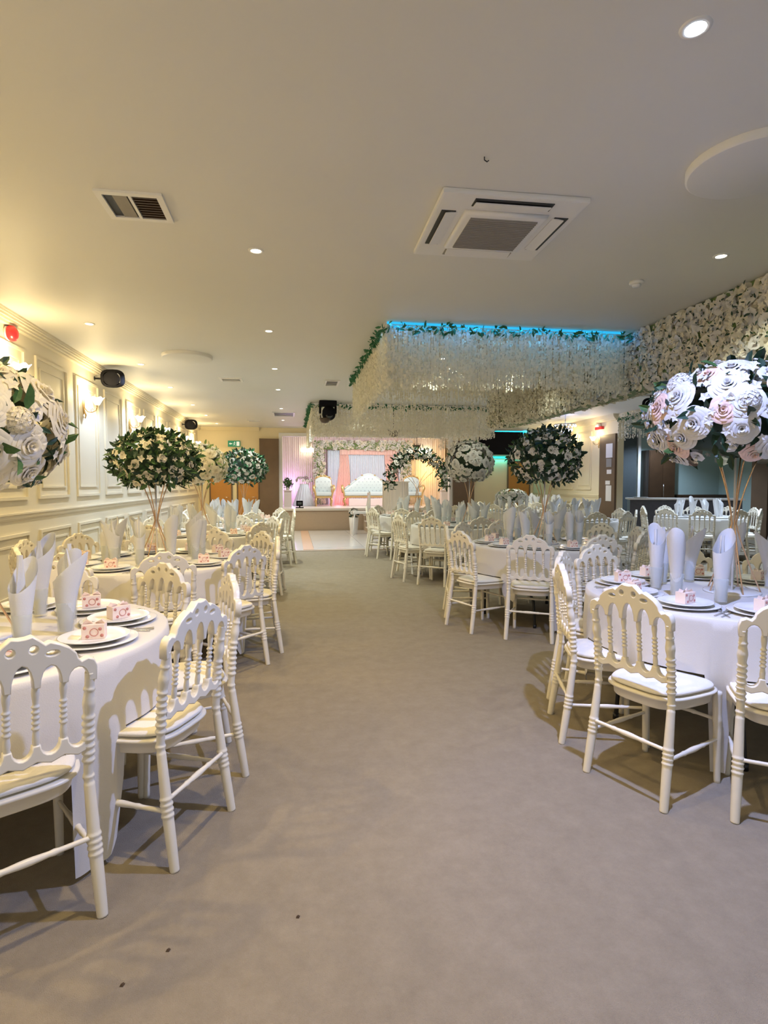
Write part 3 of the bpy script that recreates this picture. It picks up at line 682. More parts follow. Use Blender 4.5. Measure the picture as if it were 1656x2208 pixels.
def cloth_mesh(cx,cy,angs,rot,seed,a_half=1.17):
    rnd=random.Random(seed); N=300; ph=[rnd.uniform(0,6.28) for _ in range(4)]
    mb=MB(); vs=[];fs=[]
    rings=[(0.0001,0),(0.3,0),(0.6,0),(0.745,0),(0.765,1)]
    def hang(th):
        c=max(abs(math.cos(th-rot)),abs(math.sin(th-rot))); h=min(a_half/c,a_half*1.36)-0.76
        return h
    def seatf(th):   # 1 inside a chair's seat sector
        m=0
        for a in angs:
            d=abs((math.degrees(th)-a+180)%360-180); m=max(m,max(0,min(1,(13.5-d)/1.5)))
        return m
    K=14
    for i in range(N):
        th=2*PI*i/N; h=hang(th); s=seatf(th)
        hs=0.264-0.0
        h=min(h,0.735); hh=h*(1-s)+min(h,hs)*s
        pleat=(0.5*math.sin(19*th+ph[0])+0.35*math.sin(31*th+ph[1])+0.25*math.sin(11*th+ph[2]))
        col=[(0.0001,0.7645),(0.35,0.7645),(0.70,0.7645),(0.752,0.7640),(0.762,0.758)]
        for k in range(1,K+1):
            f=k/K; d=hh*f
            amp=0.022*min(1,d/0.30)*(0.4+0.6*min(1,(h-0.35)/0.3+0.4))*(1-0.75*s)
            r=0.764+0.012*min(1,d/.2)+pleat*amp*(1-.5*(s>0)) - (0.05*max(0,d-.25) if s<.5 else 0.0)
            col.append((r,0.758-d))
        for r,z in col: vs.append((r*math.cos(th),r*math.sin(th),z))
    M_=len(col)
    for i in range(N):
        j=(i+1)%N
        for k in range(M_-1): fs.append((i*M_+k,j*M_+k,j*M_+k+1,i*M_+k+1))
    # normals outward
    mb.add(vs,[tuple(reversed(f)) for f in fs],True); me=mb.mesh('tablecloth',M['cloth']); return me
def table_parts():
    L=[]
    L.append(('tabletop',MB().lathe([(0.0001,0.735),(0.745,0.735),(0.75,0.74),(0.75,0.758),(0.745,0.762),(0.0001,0.762)],64,cap=False).mesh('tabletop',M['white'])))
    for s in (-1,1):
        for t in (-1,1):
            mb=MB(); mb.tube([(s*.40,t*.10,.735),(s*.44,t*.16,.45),(s*.48,t*.34,.26),(s*.48,t*.36,.02),(s*.48,t*.36,0.0)],[.013]*5,10); mb.lathe([(0.018,0),(0.018,.035)],10,mx=Matrix.Translation((s*.48,t*.36,0))); L.append(('table_leg',mb.mesh('table_leg',M['black'])))
        L.append(('leg_brace',MB().tube([(s*.44,-.16,.45),(s*.44,.16,.45)],.010,8).mesh('leg_brace',M['black'])))
    return L
TP=table_parts()
def banquet(tn,x,y,phase,detail,side,over={},seed=1,rot=PI/4,n=10,skip=(),dist=0.76,legrot=0.4):
    t=thing('banquet_table',f'round folding table under white cloth, {tn}','table',(x,y,0),legrot,'round banquet tables')
    for p in TP: inst(p[0],p[1],t)
    angs=[]
    for k in range(n):
        ang=phase+360/n*k
        sn=seatname(round(phase/36)+k,side); angs.append(ang)
        if k in skip: continue
        d,off,turn=over.get(k,(dist,0,rndT.uniform(-5,5)))
        if k not in over: d+=rndT.uniform(-.015,.03)
        a=R(ang+off); cx,cy=x+math.cos(a)*d,y+math.sin(a)*d
        if inview(cx,cy,0.6,170):
            put('banquet_chair',CH,f'white spindle-back chair, {sn} seat, {tn}','chair',(cx,cy,0),a+PI/2+R(turn),f'white chairs around the round tables')
        place_setting(x,y,ang,tn,sn,detail,k)
    eff=[a+over.get(k,(0,0,0))[1] for k,a in enumerate(angs) if k not in skip]
    o=inst('tablecloth',cloth_mesh(x,y,eff,rot,seed),None,loc=(x,y,0)); tag(o,f'white round tablecloth, {tn}','tablecloth','white tablecloths')
banquet('front left table',-1.32,2.57,-17,2,'L',seed=1,over={0:(0.76,2.1,-9),9:(0.69,-2.6,0),1:(0.83,.7,-2)},rot=R(7))
banquet('second left table',-1.13,4.93,-2,2,'L',seed=2,over={0:(.76,0,6)},rot=R(30))
banquet('third left table',-1.13,7.48,-6,1,'L',seed=3,rot=R(50))
banquet('fourth left table',-1.00,10.1,4,1,'L',seed=4,rot=R(20))
banquet('front right table',2.47,2.93,211.5,2,'R',seed=5,over={0:(0.91,1.8,-11),9:(.75,3.8,-16),1:(.88,-2.3,-9.6),8:(.70,-2,0)},rot=R(4))
banquet('second right table',2.60,5.68,204,2,'R',seed=6,over={0:(.88,0,-4),1:(.86,0,0)},rot=R(25))
banquet('third right table',2.52,8.38,196,1,'R',seed=7,over={0:(.82,0,0),1:(.84,0,0)},rot=R(45))
banquet('table under flower crescent',2.41,11.0,205,1,'R',seed=8,rot=R(30))
banquet('table before the bar',7.60,9.75,200,0,'R',seed=9,rot=R(45))
banquet('table by far right wall',6.35,13.75,198,0,'R',seed=10,rot=R(45))
banquet('table with low white blossoms',5.0,12.6,190,0,'R',seed=11,rot=R(10),skip=(5,))
banquet('table behind second right table',4.9,9.4,190,0,'R',seed=12,rot=R(10))
# ============================================================ SCONCES
def sconce_parts():
    L=[]
    L.append(('back_plate',MB().lathe([(0.0001,.006),(.030,.012),(.034,.004),(.036,0)],20,mx=Matrix.Rotation(PI/2,4,'Y'),sx=3.2,sy=1.0,cap=False).mesh('back_plate',M['goldtrim'])))
    mb=MB(); mb.tube([(.01,0,-.02),(.05,0,-.075),(.10,0,-.085),(.15,0,-.06),(.17,0,-.02),(.17,0,.0)],.006,8); mb.tube([(.01,0,-.06),(.03,0,-.12),(.02,0,-.16),(0.0,0,-.14)],[.008,.012,.008,.004],8); mb.tube([(.10,0,-.085),(.09,0,-.05),(.115,0,-.035),(.125,0,-.055)],.004,6)
    L.append(('arm',mb.mesh('arm',M['goldtrim'])))
    L.append(('shade_cup',MB().lathe([(.010,0),(.028,.006),(.020,.012)],16,mx=Matrix.Translation((.17,0,0))).mesh('shade_cup',M['goldtrim'])))
    mb=MB()
    def fn(u,v): a=2*PI*u; r=.024+.040*v**.7+.018*v**3; r*=1+.10*v*math.sin(6*a); return (.17+r*math.cos(a),r*math.sin(a),.012+.095*v+.008*v*math.sin(6*a))
    mb.grid(36,6,fn,closed=True); mb.add([(.17,0,.04)],[])
    L.append(('glass_shade',mb.mesh('glass_shade',M['shade'])))
    return L
SP=sconce_parts()
def sconce(x,y,z,rz,e,label,color=(1.0,.76,.36)):
    t=put('wall_sconce',SP,label,'wall lamp',(x,y,z),rz,'gold wall sconces')
    light('POINT','sconce_bulb',(.17,0,.06+.09),e,color,t,shadow_soft_size=.05); return t
for i,y in enumerate((-.2,1.8,3.8,5.85,7.95,10.05,12.1,14.1,15.9)):  # sconces behind and beside the camera are unseen, added to brighten the left ceiling
    sconce(XL,y,2.40,0,[16,16,12,11,13,11,10,10,10][i],['added unseen gold sconce on the left wall behind the camera','added unseen gold sconce on the left wall beside the camera','gold wall sconce nearest the camera on the left wall','gold wall sconce behind the big cream bouquet, left wall','first fully visible lit gold sconce on the left wall','second visible lit gold sconce on the left wall','lit gold sconce above the third left bouquet','lit gold sconce on the left wall near the far speaker','last lit gold sconce at the far end of the left wall'][i])
for i,y in enumerate((13.0,14.1,15.3)): sconce(XR,y,2.42,PI,6,['lit gold sconce below the red alarm on the right wall','middle lit gold sconce on the right wall','farthest lit gold sconce on the right wall'][i])
# chandelier
t=thing('chandelier','cool white lit crystal chandelier beyond the flower beam','chandelier',(6.3,12.6,2.70))
part('canopy_rod',MB().tube([(0,0,.30),(0,0,.05)],.012,8),M['silver'],t)
for rr,zz in ((.24,.06),(.16,-.04),(.07,-.12)):
    n=int(rr*70)
    part('ring',MB().lathe([(rr-.01,zz+.0),(rr+.01,zz+.0),(rr+.01,zz+.02),(rr-.01,zz+.02),(rr-.01,zz)],30,cap=False),M['silver'],t)
    for i in range(n):
        a=2*PI*i/n; part('crystal',MB().lathe([(.0001,-.05),(.014,-.02),(.0001,0.0)],6,mx=Matrix.Translation((rr*math.cos(a),rr*math.sin(a),zz)),cap=False),M['crystal'],t)
light('POINT','chandelier_glow',(0,0,-.25),22,COOL,t,shadow_soft_size=.15)
# ============================================================ SPEAKERS, ALARMS, SIGN, TV
def speaker(x,y,z,rz,label,wallx):
    t=thing('wall_speaker',label,'speaker',(x,y,z),rz,'black wall speakers')
    mx=Matrix.Rotation(R(12),4,'X')
    mb=MB()
    def fn(u,v):
        a=2*PI*u; w=.5+.5*math.sin(PI*v); r=(.03+.105*math.sin(PI*min(v*.62+.1,.5))**.8) if v<.97 else .10
        c,s=math.cos(a),math.sin(a); e=.7
        return (math.copysign(abs(c)**e,c)*r*1.10,-.12+.20*(1-v)*1.0,math.copysign(abs(s)**e,s)*r*.90)
    mb.grid(24,10,fn,closed=True,mx=mx); part('cabinet',mb,M['blackp'],t)
    gm=MB(); gm.lathe([(.0001,.018),(.06,.014),(.108,0)],24,mx=mx@Matrix.Translation((0,-.118,0))@Matrix.Rotation(PI/2,4,'X'),cap=False,sy=.86); part('grille',gm,M['blackp'],t)
    part('bracket',MB().tube([(0,.07,.03),(0,.10,.06)],.012,8).tube([(0,.0,.08),(0,.0,.10)],.01,6),M['black'],t)
    return t
def bracket_to(t,v): part('wall_arm',MB().tube([(0,.05,0),v],.012,8).lathe([(.03,-.01),(.03,0)],12,mx=Matrix.Translation(v)@Matrix.Rotation(PI/2,4,'Y')),M['black'],t)
t=speaker(-2.40,8.35,2.83,0,'black wall speaker above the first visible sconce, left wall',XL); bracket_to(t,(-.265,.05,0.0))
t=speaker(-2.44,14.6,2.84,0,'small far black wall speaker on the left wall',XL); bracket_to(t,(-.225,.05,0.0))
t=speaker(6.45,9.6,2.84,R(-25),'black ceiling speaker left of the blush bouquet',0); part('drop_rod',MB().tube([(0,0,.08),(0,0,.16)],.012,8),M['black'],t)
def alarm(x,y,z,sx,label):
    t=thing('fire_alarm',label,'fire alarm',(x,y,z),0)
    rm=Matrix.Rotation(sx*PI/2,4,'Y')
    part('alarm_base',MB().lathe([(.07,0),(.07,.02)],24,mx=rm),M['red'] if sx<0 else M['white'],t)
    part('sounder',MB().lathe([(.065,.02),(.075,.035),(.07,.07),(.04,.09),(.0001,.092)],24,mx=rm,cap=False),M['red'],t)
    return t
alarm(XL,5.98,2.82,1,'round red fire alarm sounder at the left edge, high on the wall')
t=thing('fire_alarm','red and white alarm beacon box high on the right wall','fire alarm',(XR,12.95,2.74))
part('housing',MB().box(-.07,0,-.14,.16,-.04,.03,bev=.01),M['red'],t); part('beacon_lens',MB().box(-.09,-.02,-.04,.10,.03,.09,bev=.012),M['white'],t)
t=thing('exit_sign','green emergency exit sign above the oak doors','exit sign',(-1.66,YF-.03,2.53))
part('sign_panel',MB().box(-.17,.17,-.012,.03,-.085,.085,bev=.004),M['green'],t)
part('arrow',MB().add([(-.14,-.014,0),(-.10,-.014,.035),(-.10,-.014,.013),(-.05,-.014,.013),(-.05,-.014,-.013),(-.10,-.014,-.013),(-.10,-.014,-.035)],[(0,1,2,3,4,5,6)]),M['signwhite'],t)
part('doorway_symbol',MB().box(.07,.15,-.014,-.012,-.06,.06),M['signwhite'],t)
mb=MB(); mb.lathe([(.0001,0),(.013,0)],12,mx=Matrix.Translation((.02,-.014,.045))@Matrix.Rotation(PI/2,4,'X'),cap=False)
for a,b in (((.015,.03),(.0,-.01)),((.015,.025),(-.02,.012)),((.015,.025),(.045,.01)),((.0,-.01),(-.02,-.05)),((.0,-.01),(.03,-.03)),((.03,-.03),(.03,-.06))): mb.tube([(a[0],-.015,a[1]),(b[0],-.015,b[1])],.006,5)
part('running_figure',mb,M['signwhite'],t)
t=thing('wall_television','black wall television with a teal glow behind, far wall','television',(6.38,YF,2.66))
part('screen',MB().box(-.63,.63,-.16,-.10,-.40,.30,bev=.012,mx=Matrix.Rotation(R(-6),4,'X')),M['blackp'],t)
part('mount_box',MB().box(-.25,.25,-.09,0,-.15,.15),M['black'],t)
part('side_bar',MB().box(-.78,-.60,-.14,-.08,-.05,.15,bev=.01),M['blackp'],t)
part('led_strip',MB().box(-.45,.55,-.03,-.001,-.50,-.42),M['cyan2'],t); part('led_strip',MB().box(.25,.75,-.03,-.001,.14,.33),M['cyan'],t)
light('AREA','television_glow',(0,-.06,-.46),5,(0.0,.8,.75),t,(0,0,0),shape='RECTANGLE',size=1.1,size_y=.05)
light('AREA','television_glow',(.3,-.06,.25),6,(0.0,.55,1.0),t,(PI,0,0),shape='RECTANGLE',size=1.0,size_y=.05)
# moving lights
t=thing('moving_head_light','black moving-head stage light hanging at the far canopy corner','stage light',(.68,11.25,3.0))
part('yoke_base',MB().box(-.17,.17,-.12,.12,-.10,0,bev=.02),M['blackp'],t)
for s in (-1,1): part('yoke_arm',MB().box(s*.15-.02,s*.15+.02,-.06,.06,-.24,-.10,bev=.015),M['blackp'],t)
part('lamp_head',MB().lathe([(.0001,-.15),(.09,-.14),(.13,-.05),(.13,.06),(.10,.12),(.09,.13)],24,mx=Matrix.Translation((.02,0,-.24))@Matrix.Rotation(R(70),4,'X')),M['blackp'],t)
part('lens',MB().lathe([(.0001,0.01),(.07,0)],20,mx=Matrix.Translation((.02,-.12,-.28))@Matrix.Rotation(R(70),4,'X'),cap=False),M['dgrey'],t)
def bowl(x,y,z,r,label):
    t=thing('pendant_lamp',label,'pendant lamp',(x,y,z),0)
    part('lamp_bowl',MB().lathe([(.0001,-r*.9),(r*.6,-r*.75),(r*.9,-r*.3),(r,0),(r*.85,0),(r*.6,-r*.4)],20,cap=False),M['silverlamp'],t)
    for k in range(5): a=2*PI*k/5; part('prong',MB().tube([(r*.9*math.cos(a),r*.9*math.sin(a),0),(r*math.cos(a),r*math.sin(a),r*.5)],.008,5),M['silverlamp'],t)
    part('rod',MB().tube([(0,0,-r*.4),(0,0,3.0-z)],.008,6),M['black'],t)
bowl(.62,11.2,2.66,.11,'small dark pronged pendant bowl under the stage light')
bowl(2.15,12.2,2.50,.12,'shallow dark lamp bowl hanging through the far canopy')
bowl(3.3,15.1,2.42,.10,'tiny dark lamp bowl near the flower crescent')
# ============================================================ STAGE
t=thing('stage','low stage with taupe front and white deck at the far end','stage',(0,0,0))
part('stage_skirt',MB().box(-.40,4.75,YF-.10,YF-.06,0,.60),M['stagefront'],t)
part('deck',MB().box(-.93,5.58,YF+.16,20.58,.60,.65),M['deck'],t); part('deck_nosing',MB().box(-.38,4.78,YF-.14,YF+.15,.60,.665,bev=.01),M['deck'],t)
t=thing('dance_floor','glossy white dance floor with a peach border in front of the stage','dance floor',(0,0,0))
xx=[.42,1.5,2.6,3.7,4.7]; yy=[12.25,13.8,15.3,16.75]
for i in range(len(xx)-1):
    for j in range(len(yy)-1): part('floor_panel',MB().box(xx[i]+.004,xx[i+1]-.004,yy[j]+.004,yy[j+1]-.004,.001,.02),M['dance'],t)
part('peach_border',MB().box(.20,.42,11.95,16.75,.001,.021),M['peach'],t)
part('outer_border',MB().box(.02,.20,11.85,16.75,.001,.018),M['dance'],t); part('outer_border',MB().box(.42,4.7,11.95,12.25,.001,.018),M['dance'],t); part('edge_trim',MB().box(.02,4.7,11.82,11.95,.001,.012,),M['stagefront'],t)
# steps with a curved white side
t=thing('stage_steps','white-edged steps up to the stage with a grey riser','steps',(0,0,0))
for k in range(3):
    z=.16*(k+1); y=YF-.16-.30*(3-k)
    part('riser',MB().box(2.05,3.4,y,YF-.16 if k==2 else y+.30,0,z-.03),M['stagefront'],t); part('tread',MB().box(2.03,3.42,y-.02,y+.30,z-.028,z,bev=.006),M['deck'],t)
t=thing('bar_stool','slim white high-backed stool in profile at the stage steps','stool',(1.80,15.0,0),R(90))
mb=MB(); mb.tube([(0,-.22,0),(0,-.16,.45),(0,-.14,.8),(0,-.20,1.18)],[.03,.035,.035,.02],8); part('back_upright',mb,M['white'],t)
part('seat',MB().box(-.2,.2,-.16,.24,.60,.66,bev=.02),M['white'],t); part('front_leg',MB().tube([(0,.2,.6),(0,.24,0)],.022,8),M['white'],t); part('backrest',MB().box(-.2,.2,-.20,-.16,.75,1.15,bev=.015),M['white'],t)
rnd=random.Random(8)
t=thing('flower_pot','small white flower bunch in a pot beside the stage steps','flowers',(1.62,15.4,0))
part('pot',MB().lathe([(.09,0),(.12,.30),(.13,.48),(.11,.48),(.0001,.44)],18,cap=False),M['deck'],t)
for i in range(16):
    d=Vector((rnd.gauss(0,1),rnd.gauss(0,1),abs(rnd.gauss(0,1)))).normalized(); inst('small_rose',rnd.choice(BLOOM['rwhite']),t,on_dir(Vector((0,0,.58))+d*.13,d,.06))
mb=MB()
for i in range(60):
    d=Vector((rnd.gauss(0,1),rnd.gauss(0,1),rnd.gauss(0,1))).normalized(); leaf_geo(mb,on_dir(Vector((0,0,.56))+d*.10,d,.09,0,-.4))
part('foliage',mb,M['leafdark'],t)['kind']='stuff'
# draped pedestal
def drape_mb(x0,x1,y,z0,z1,pl=0.03,folds=14,amp=None,nz=10,gather=None):
    mb=MB(); W=x1-x0
    def fn(u,v):
        g=gather(v) if gather else (0,1)
        x=x0+W*(g[0]+g[1]*u); return (x,y+pl*math.sin(2*PI*folds*u)+pl*.4*math.sin(2*PI*folds*.37*u+1+v),z0+(z1-z0)*(1-v))
    mb.grid(folds*8,nz,fn); return mb
t=thing('draped_pedestal','tall beige fabric-draped pedestal beside the stage steps','pedestal',(2.75,15.3,0))
part('column',MB().box(-.25,.25,-.2,.2,0,1.42,bev=.01),M['curtcream'],t)
mb=MB()
def fnp(u,v):
    a=2*PI*u; c,s=math.cos(a),math.sin(a); r=.33+.012*math.sin(26*a)+.02*v; return (math.copysign(abs(c)**.6,c)*r,math.copysign(abs(s)**.6,s)*r*.8,1.43-1.42*v)
mb.grid(160,6,fnp,closed=True); part('drape',mb,M['curtcream'],t); part('top_board',MB().box(-.33,.33,-.27,.27,1.42,1.45,bev=.01),M['curtcream'],t)
# backdrop curtains
SB=20.35
def curt(name,label,x0,x1,y,z0,z1,m,folds,pl=.03,gather=None,group='stage curtains'):
    return tag(part(name,drape_mb(x0,x1,y,z0,z1,pl,folds,gather=gather),m),label,'curtain',group)
curt('curtain','cream floor-length curtain at the left end of the stage',-.85,.75,SB,.655,3.1,M['curtcream'],22)
curt('curtain','pale pink curtain panel behind the flower frame',.75,4.15,SB+.02,.655,3.1,M['curtpink'],40)
curt('curtain','cream floor-length curtain at the right end of the stage',4.15,5.5,SB,.655,3.1,M['curtcream'],20)
curt('sheer_curtain','sheer pale blue centre curtain behind the white sofa',1.75,3.55,SB-.30,.655,2.55,M['curtblue'],26,.02)
curt('swag_drape','peach pink drape swept down left of the white sofa',1.62,2.2,SB-.34,.655,2.50,M['curtpeach'],8,.02,gather=lambda v:(-.35*v**1.5,.5+.5*v))
curt('swag_drape','peach pink drape swept down right of the white sofa',3.2,3.75,SB-.34,.655,2.50,M['curtpeach'],8,.02,gather=lambda v:(.35*v**1.5,.5+.5*v))
curt('valance','short peach valance across the top of the blue curtain',1.62,3.7,SB-.37,2.40,2.58,M['curtpeach'],20,.02)
curt('side_sheer','pale blue sheer panel inside the left of the flower frame',1.2,1.62,SB-.30,.655,2.55,M['curtblue'],7,.02)
curt('side_sheer','pale blue sheer panel inside the right of the flower frame',3.72,4.0,SB-.30,.655,2.55,M['curtblue'],5,.02)
# flower frame
t=thing('floral_backdrop','rectangular frame of pale green and white flowers around the sofa backdrop','flower frame',(0,SB-.45,0)); rnd=random.Random(21)
fx0,fx1,fzt=.72,4.12,2.86; fw=.36
part('frame_core',MB().box(fx0+.08,fx0+fw-.08,0,.06,.66,fzt-.05).box(fx1-fw+.08,fx1-.08,0,.06,.66,fzt-.05).box(fx0+fw-.08,fx1-fw+.08,0,.06,fzt-fw+.08,fzt-.05),M['leafl'],t)
def fpos():
    L=(2.2,3.4,2.2); q=rnd.uniform(0,sum(L))
    if q<2.2: return fx0+rnd.uniform(0,fw),.66+q
    q-=2.2
    if q<3.4: return fx0+q,fzt-rnd.uniform(0,fw*.8)
    return fx1-rnd.uniform(0,fw),.66+q-3.4
mb=MB(); lm=MB()
cnt=0
for i in range(520):
    x,z=fpos(); n=Vector((rnd.uniform(-.4,.4),-1,rnd.uniform(-.4,.4))).normalized(); me=rnd.choice(BLOOM['rcream']); mx=on_dir((x,-.03-rnd.uniform(0,.05),z),n,rnd.uniform(.045,.085),rnd.uniform(0,6))
    if cnt<200: inst('blossom',me,t,mx); cnt+=1
    else: mb.add([v.co for v in me.vertices],[tuple(p.vertices) for p in me.polygons],True,mx)
part('massed_blossoms',mb,M['rwhite'],t)['kind']='stuff'
for i in range(1500):
    x,z=fpos(); n=Vector((rnd.uniform(-.8,.8),-1,rnd.uniform(-.8,.8))).normalized(); leaf_geo(lm,on_dir((x,-.06-rnd.uniform(0,.04),z),n,rnd.uniform(.04,.08),rnd.uniform(0,6),-rnd.uniform(0,1)))
part('foliage',lm,M['leafl'],t)['kind']='stuff'
# sofa (origin centre of seat on deck)
def throne(label,x,y,W,name,cat,sofa=True):
    t=thing(name,label,cat,(x,y,.65)); h=W/2
    def backz(u): # u -1..1
        if sofa: return .98-.42*min(1,abs(u))**1.6+.06*math.cos(min(1,abs(u)*1.2)*PI)
        return .96-.10*abs(u)**2.5
    bm=MB(); n=40; hh=h*.86
    def fr(u,v,y0):
        uu=2*u-1; return (uu*hh,y0-.03*math.sin(PI*v)*(1 if y0<.2 else -1),.42+(backz(uu)-.42)*v)
    bm.grid(n,10,lambda u,v:fr(u,v,.16)); bm.grid(n,10,lambda u,v:fr(u,v,.24)); bm.grid(n,1,lambda u,v:(( (2*u-1)*hh),.16+.08*v,backz(2*u-1)))
    part('tufted_back',bm,M['sofa'],t)
    rows=5 if sofa else 4
    for r in range(rows):
        z=.50+.10*r
        m=int(hh*2/.13)
        for c in range(-m,m+1):
            x0=c*.13+(.065 if r%2 else 0); u=x0/hh
            if abs(u)<.93 and backz(u)-.07>z: part('button',MB().lathe([(.0001,.008),(.012,.004),(.014,0)],8,mx=Matrix.Translation((x0,.135,z))@Matrix.Rotation(PI/2,4,'X'),cap=False),M['button'],t)
    part('back_trim',MB().tube([((2*i/36-1)*hh*1.02,.20,backz(2*i/36-1)+.02) for i in range(37)],[.028]*37,8),M['goldtrim'] if not sofa else M['sofa'],t)
    tr=MB()
    for s in (-1,1):
        for u0 in ((.25,.5,.75,.95) if sofa else (.3,.8)):
            tr.lathe([(.0001,.04),(.03,.02),(.04,0)],10,mx=Matrix.Translation((s*u0*hh,.19,backz(u0)+.04)),cap=False)
        tr.tube([(s*hh,.2,.58 if sofa else .86),(s*hh*1.04,.2,.50),(s*hh*1.02,.2,.42)],[.02,.03,.02],8)
    part('gilt_scrolls',tr,M['goldtrim'],t)
    part('seat_cushion',MB().box(-hh,hh,-.30,.16,.34,.46,bev=.04),M['sofa'],t)
    part('seat_rail',MB().box(-hh,hh,-.30,.18,.27,.335,bev=.02),M['goldtrim'],t)
    for s in (-1,1):
        ar=[(s*hh,.18,.62),(s*(hh+.03),-.05,.66),(s*(hh+.06),-.24,.66),(s*(hh+.07),-.32,.58),(s*(hh+.02),-.31,.44),(s*hh,-.30,.30)]
        part('arm',MB().tube(ar,[.03,.035,.045,.045,.03,.025],10),M['goldtrim'],t)
        for yy in (-.26,.16):
            part('leg',MB().tube([(s*hh*.95,yy,.28),(s*hh*1.0,yy-.01,.16),(s*hh*.94,yy,.05),(s*hh*.98,yy-.02,0)],[.035,.028,.018,.022],8),M['goldtrim'],t)
    return t
throne('white tufted wedding sofa with gilt scroll arms on the stage',2.52,19.0,2.0,'wedding_sofa','sofa')
throne('white and gold throne chair left of the wedding sofa',.98,18.8,.60,'throne_chair','chair',False)
throne('white and gold throne chair right of the wedding sofa',3.98,18.9,.60,'throne_chair','chair',False)
tag(part('drape_cloth',MB().box(1.8,3.2,18.60,18.66,.655,.90,bev=.02),M['curtpink']),'pale pink cloth panel hung below the front of the wedding sofa','cloth')
def plinth(x,y,label,plant):
    t=thing('plinth',label,'plinth',(x,y,.65)); part('plinth_body',MB().box(-.12,.12,-.12,.12,0,.50,bev=.008),M['deck'],t); part('plinth_top',MB().box(-.14,.14,-.14,.14,.50,.53,bev=.005),M['deck'],t)
    rnd=random.Random(int(x*100)); 
    q=thing('potted_plant',plant,'plant',(x,y,1.18)); part('pot',MB().lathe([(.05,0),(.07,.10),(.06,.10),(.0001,.08)],14,cap=False),M['white'],q); mb=MB()
    for i in range(160):
        d=Vector((rnd.gauss(0,1),rnd.gauss(0,1),rnd.gauss(0,1))).normalized(); leaf_geo(mb,on_dir(Vector((0,0,.22))+d*rnd.uniform(.03,.16),d,.10,rnd.uniform(0,6),-.4))
    part('foliage',mb,M['leaf'],q)['kind']='stuff'
plinth(-.17,18.6,'white square plinth at the left end of the stage','green leafy plant on the left plinth')
plinth(5.0,18.6,'white square plinth at the right end of the stage','green leafy plant on the right plinth')
rnd=random.Random(4)
t=thing('flower_table','white cloth-covered stand topped with pale blossoms, left of throne','flower stand',(.36,19.2,.65))
mb=MB(); mb.grid(120,6,lambda u,v:((.12+.26*v+.012*math.sin(18*2*PI*u))*math.cos(2*PI*u),(.12+.20*v+.012*math.sin(18*2*PI*u))*math.sin(2*PI*u),.72*(1-v)+.005),closed=True); part('cloth_skirt',mb,M['curtblue'],t)
part('top_disc',MB().lathe([(.0001,.735),(.13,.735),(.13,.72)],20,cap=False),M['deck'],t)
for i in range(30):
    d=Vector((rnd.gauss(0,1.4),rnd.gauss(0,1),abs(rnd.gauss(0,.8)))).normalized(); inst('small_rose',rnd.choice(BLOOM['rwhite']),t,on_dir(Vector((0,0,.80))+Vector((d.x*.26,d.y*.14,d.z*.20)),d,.06))
for i,(x,l) in enumerate(((.19,'small black uplighter near the left throne on the stage'),(4.45,'small black uplighter right of the right throne'),(4.86,'small black uplighter beside the right plinth'))):
    t=thing('uplighter',l,'stage light',(x,17.5,.65)); part('lamp_body',MB().box(-.10,.10,-.08,.08,.06,.22,bev=.015),M['blackp'],t); part('lamp_foot',MB().box(-.12,.12,-.09,.09,0,.025),M['blackp'],t); part('lamp_stem',MB().box(-.02,.02,-.02,.02,.02,.07),M['blackp'],t); part('lamp_window',MB().box(-.06,.06,-.084,-.079,.11,.18),M['dgrey'],t)
for x,l in ((.50,'bright white lamp on the stage back wall, left'),(4.72,'bright white lamp on the stage back wall, right')):
    t=thing('stage_lamp',l,'wall lamp',(x,SB-.12,2.55)); part('lamp_glass',MB().box(-.22,.22,-.08,0,-.06,.08,bev=.03),M['shade'],t); part('lamp_bracket',MB().box(-.03,.03,0,.366,-.02,.02),M['goldtrim'],t)
# stage lighting (real lamps on the stage)
light('AREA','stage_wash',(2.3,17.6,2.75),72,(1.0,.93,.88),None,(R(38),0,0),shape='RECTANGLE',size=4.0,size_y=.25)
light('POINT','stage_warm',(4.75,19.9,1.9),22,(1.0,.55,.15),None,shadow_soft_size=.1)
light('POINT','stage_purple',(-.05,19.9,1.3),16,(.62,.35,1.0),None,shadow_soft_size=.1)
light('POINT','stage_pink',(1.55,19.75,.85),5,(1.0,.10,.16),None,shadow_soft_size=.1)
light('POINT','stage_pink',(3.5,19.6,.85),4,(1.0,.10,.16),None,shadow_soft_size=.1)
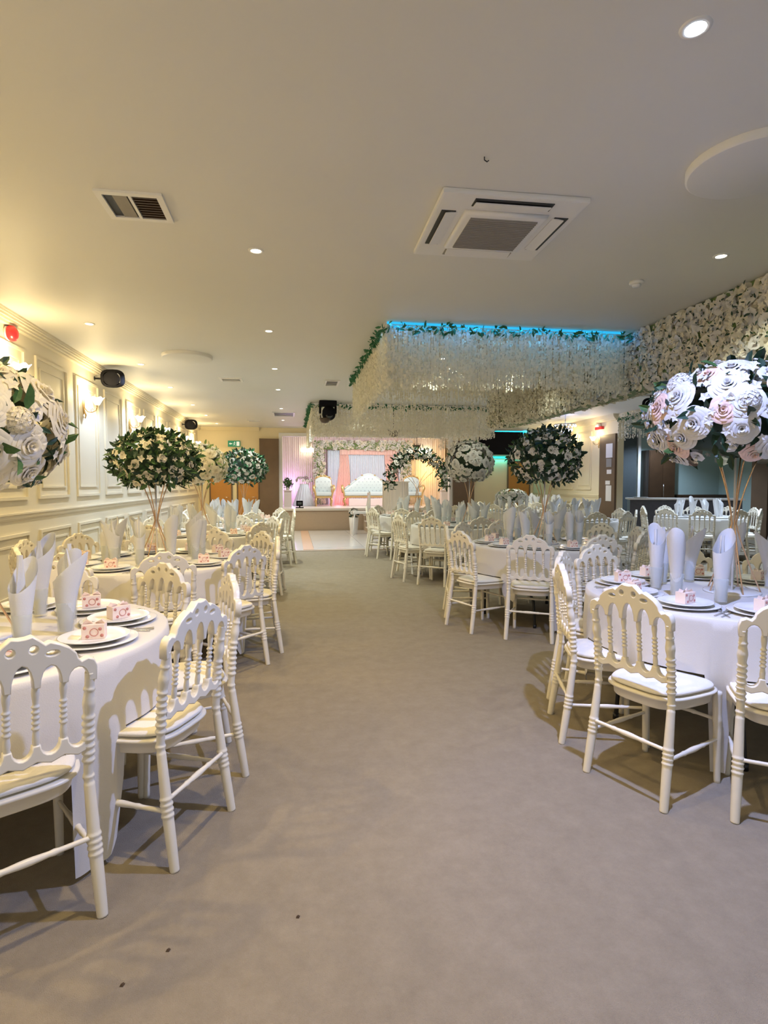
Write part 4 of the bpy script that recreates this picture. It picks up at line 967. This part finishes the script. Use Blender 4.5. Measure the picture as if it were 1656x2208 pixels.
# ============================================================ BAR
t=thing('bar_counter','dark slate-fronted bar counter with a white top, right rear','bar counter',(7.72,12.17,0),math.atan2(-.95,2.05))
part('counter_front',MB().box(0,2.3,0,.5,0,1.02),M['slate'],t); part('counter_top',MB().box(-.04,2.34,-.05,.55,1.02,1.06,bev=.006),M['deck'],t)
t=thing('serving_tray','low white round tray on the bar counter end','tray',(8.0,12.2,1.06)); part('tray_dish',MB().lathe([(.12,0),(.16,.01),(.17,.02),(.15,.02),(.0001,.008)],24,cap=False),M['plate'],t)
yb=14.58
def boxthing(name,label,cat,x0,x1,y0,y1,z0,z1,m,extra=None):
    t=thing(name,label,cat,((x0+x1)/2,y1,z0)); cx=(x0+x1)/2
    part('body',MB().box(x0-cx,x1-cx,y0-y1,0,0,z1-z0,bev=.006),m,t)
    if extra: extra(t,x0-cx,x1-cx,y0-y1,z1-z0)
    return t
def doorlines(t,x0,x1,y0,h):
    w=(x1-x0)/2
    for k in range(2): part('door_leaf',MB().box(x0+k*w+.015,x0+(k+1)*w-.015,y0-.018,y0-.001,.03,h-.03,bev=.004),M['dbrown'],t)
    part('handle',MB().tube([(0.03,y0-.04,h*.45),(0.03,y0-.04,h*.6)],.008,6),M['silver'],t)
boxthing('grey_board','tall dark grey board standing behind the bar','board',8.82,9.36,yb-.08,yb,0,2.75,M['dgrey'])
boxthing('white_post','thin pale post beside the grey board behind the bar','post',9.40,9.48,yb-.10,yb,0,2.9,M['white'])
boxthing('bar_cupboard','tall dark brown cupboard behind the bar','cupboard',9.56,10.35,yb-.35,yb,0,2.3,M['dbrown'],doorlines)
boxthing('back_shelf','low dark shelf unit against the teal wall behind the bar','shelf',10.6,11.95,yb-.35,yb,0,1.08,M['dbrown'],doorlines)
boxthing('brown_cabinet','tall walnut cabinet at the right end of the bar','cabinet',11.35,11.95,12.2,12.7,0,2.3,M['brown'],doorlines)
# ============================================================ FLOOR CRUMBS
for i,(x,y,l) in enumerate(((-.13,1.93,'tiny brown crumb on the carpet, middle one of three'),(-.26,1.72,'tiny brown crumb on the carpet, nearest the camera'),(.30,2.16,'tiny brown crumb on the carpet, farthest and rightmost'))):
    pass
def floor_at(px,py):
    d=_fw*1230+_r*(px-828)-_u*(py-1104); k=-CAMH/d.z; return d.x*k,d.y*k
for px,py,l in ((362,2050,'dark crumb on the carpet at lower left, middle of three'),(263,2125,'dark crumb on the carpet nearest the bottom edge'),(642,1978,'thin faint crumb on the carpet, rightmost of three')):
    x,y=floor_at(px,py); mb=MB(); mb.add([(-.006,-.004,.001),(.004,-.006,.001),(.008,.003,.002),(.001,.010,.001),(-.004,.004,.002),(0,0,.006)],[(0,1,5),(1,2,5),(2,3,5),(3,4,5),(4,0,5)])
    tag(part('carpet_crumb',mb,M['dirt'],loc=(x,y,0)),l,'crumb')
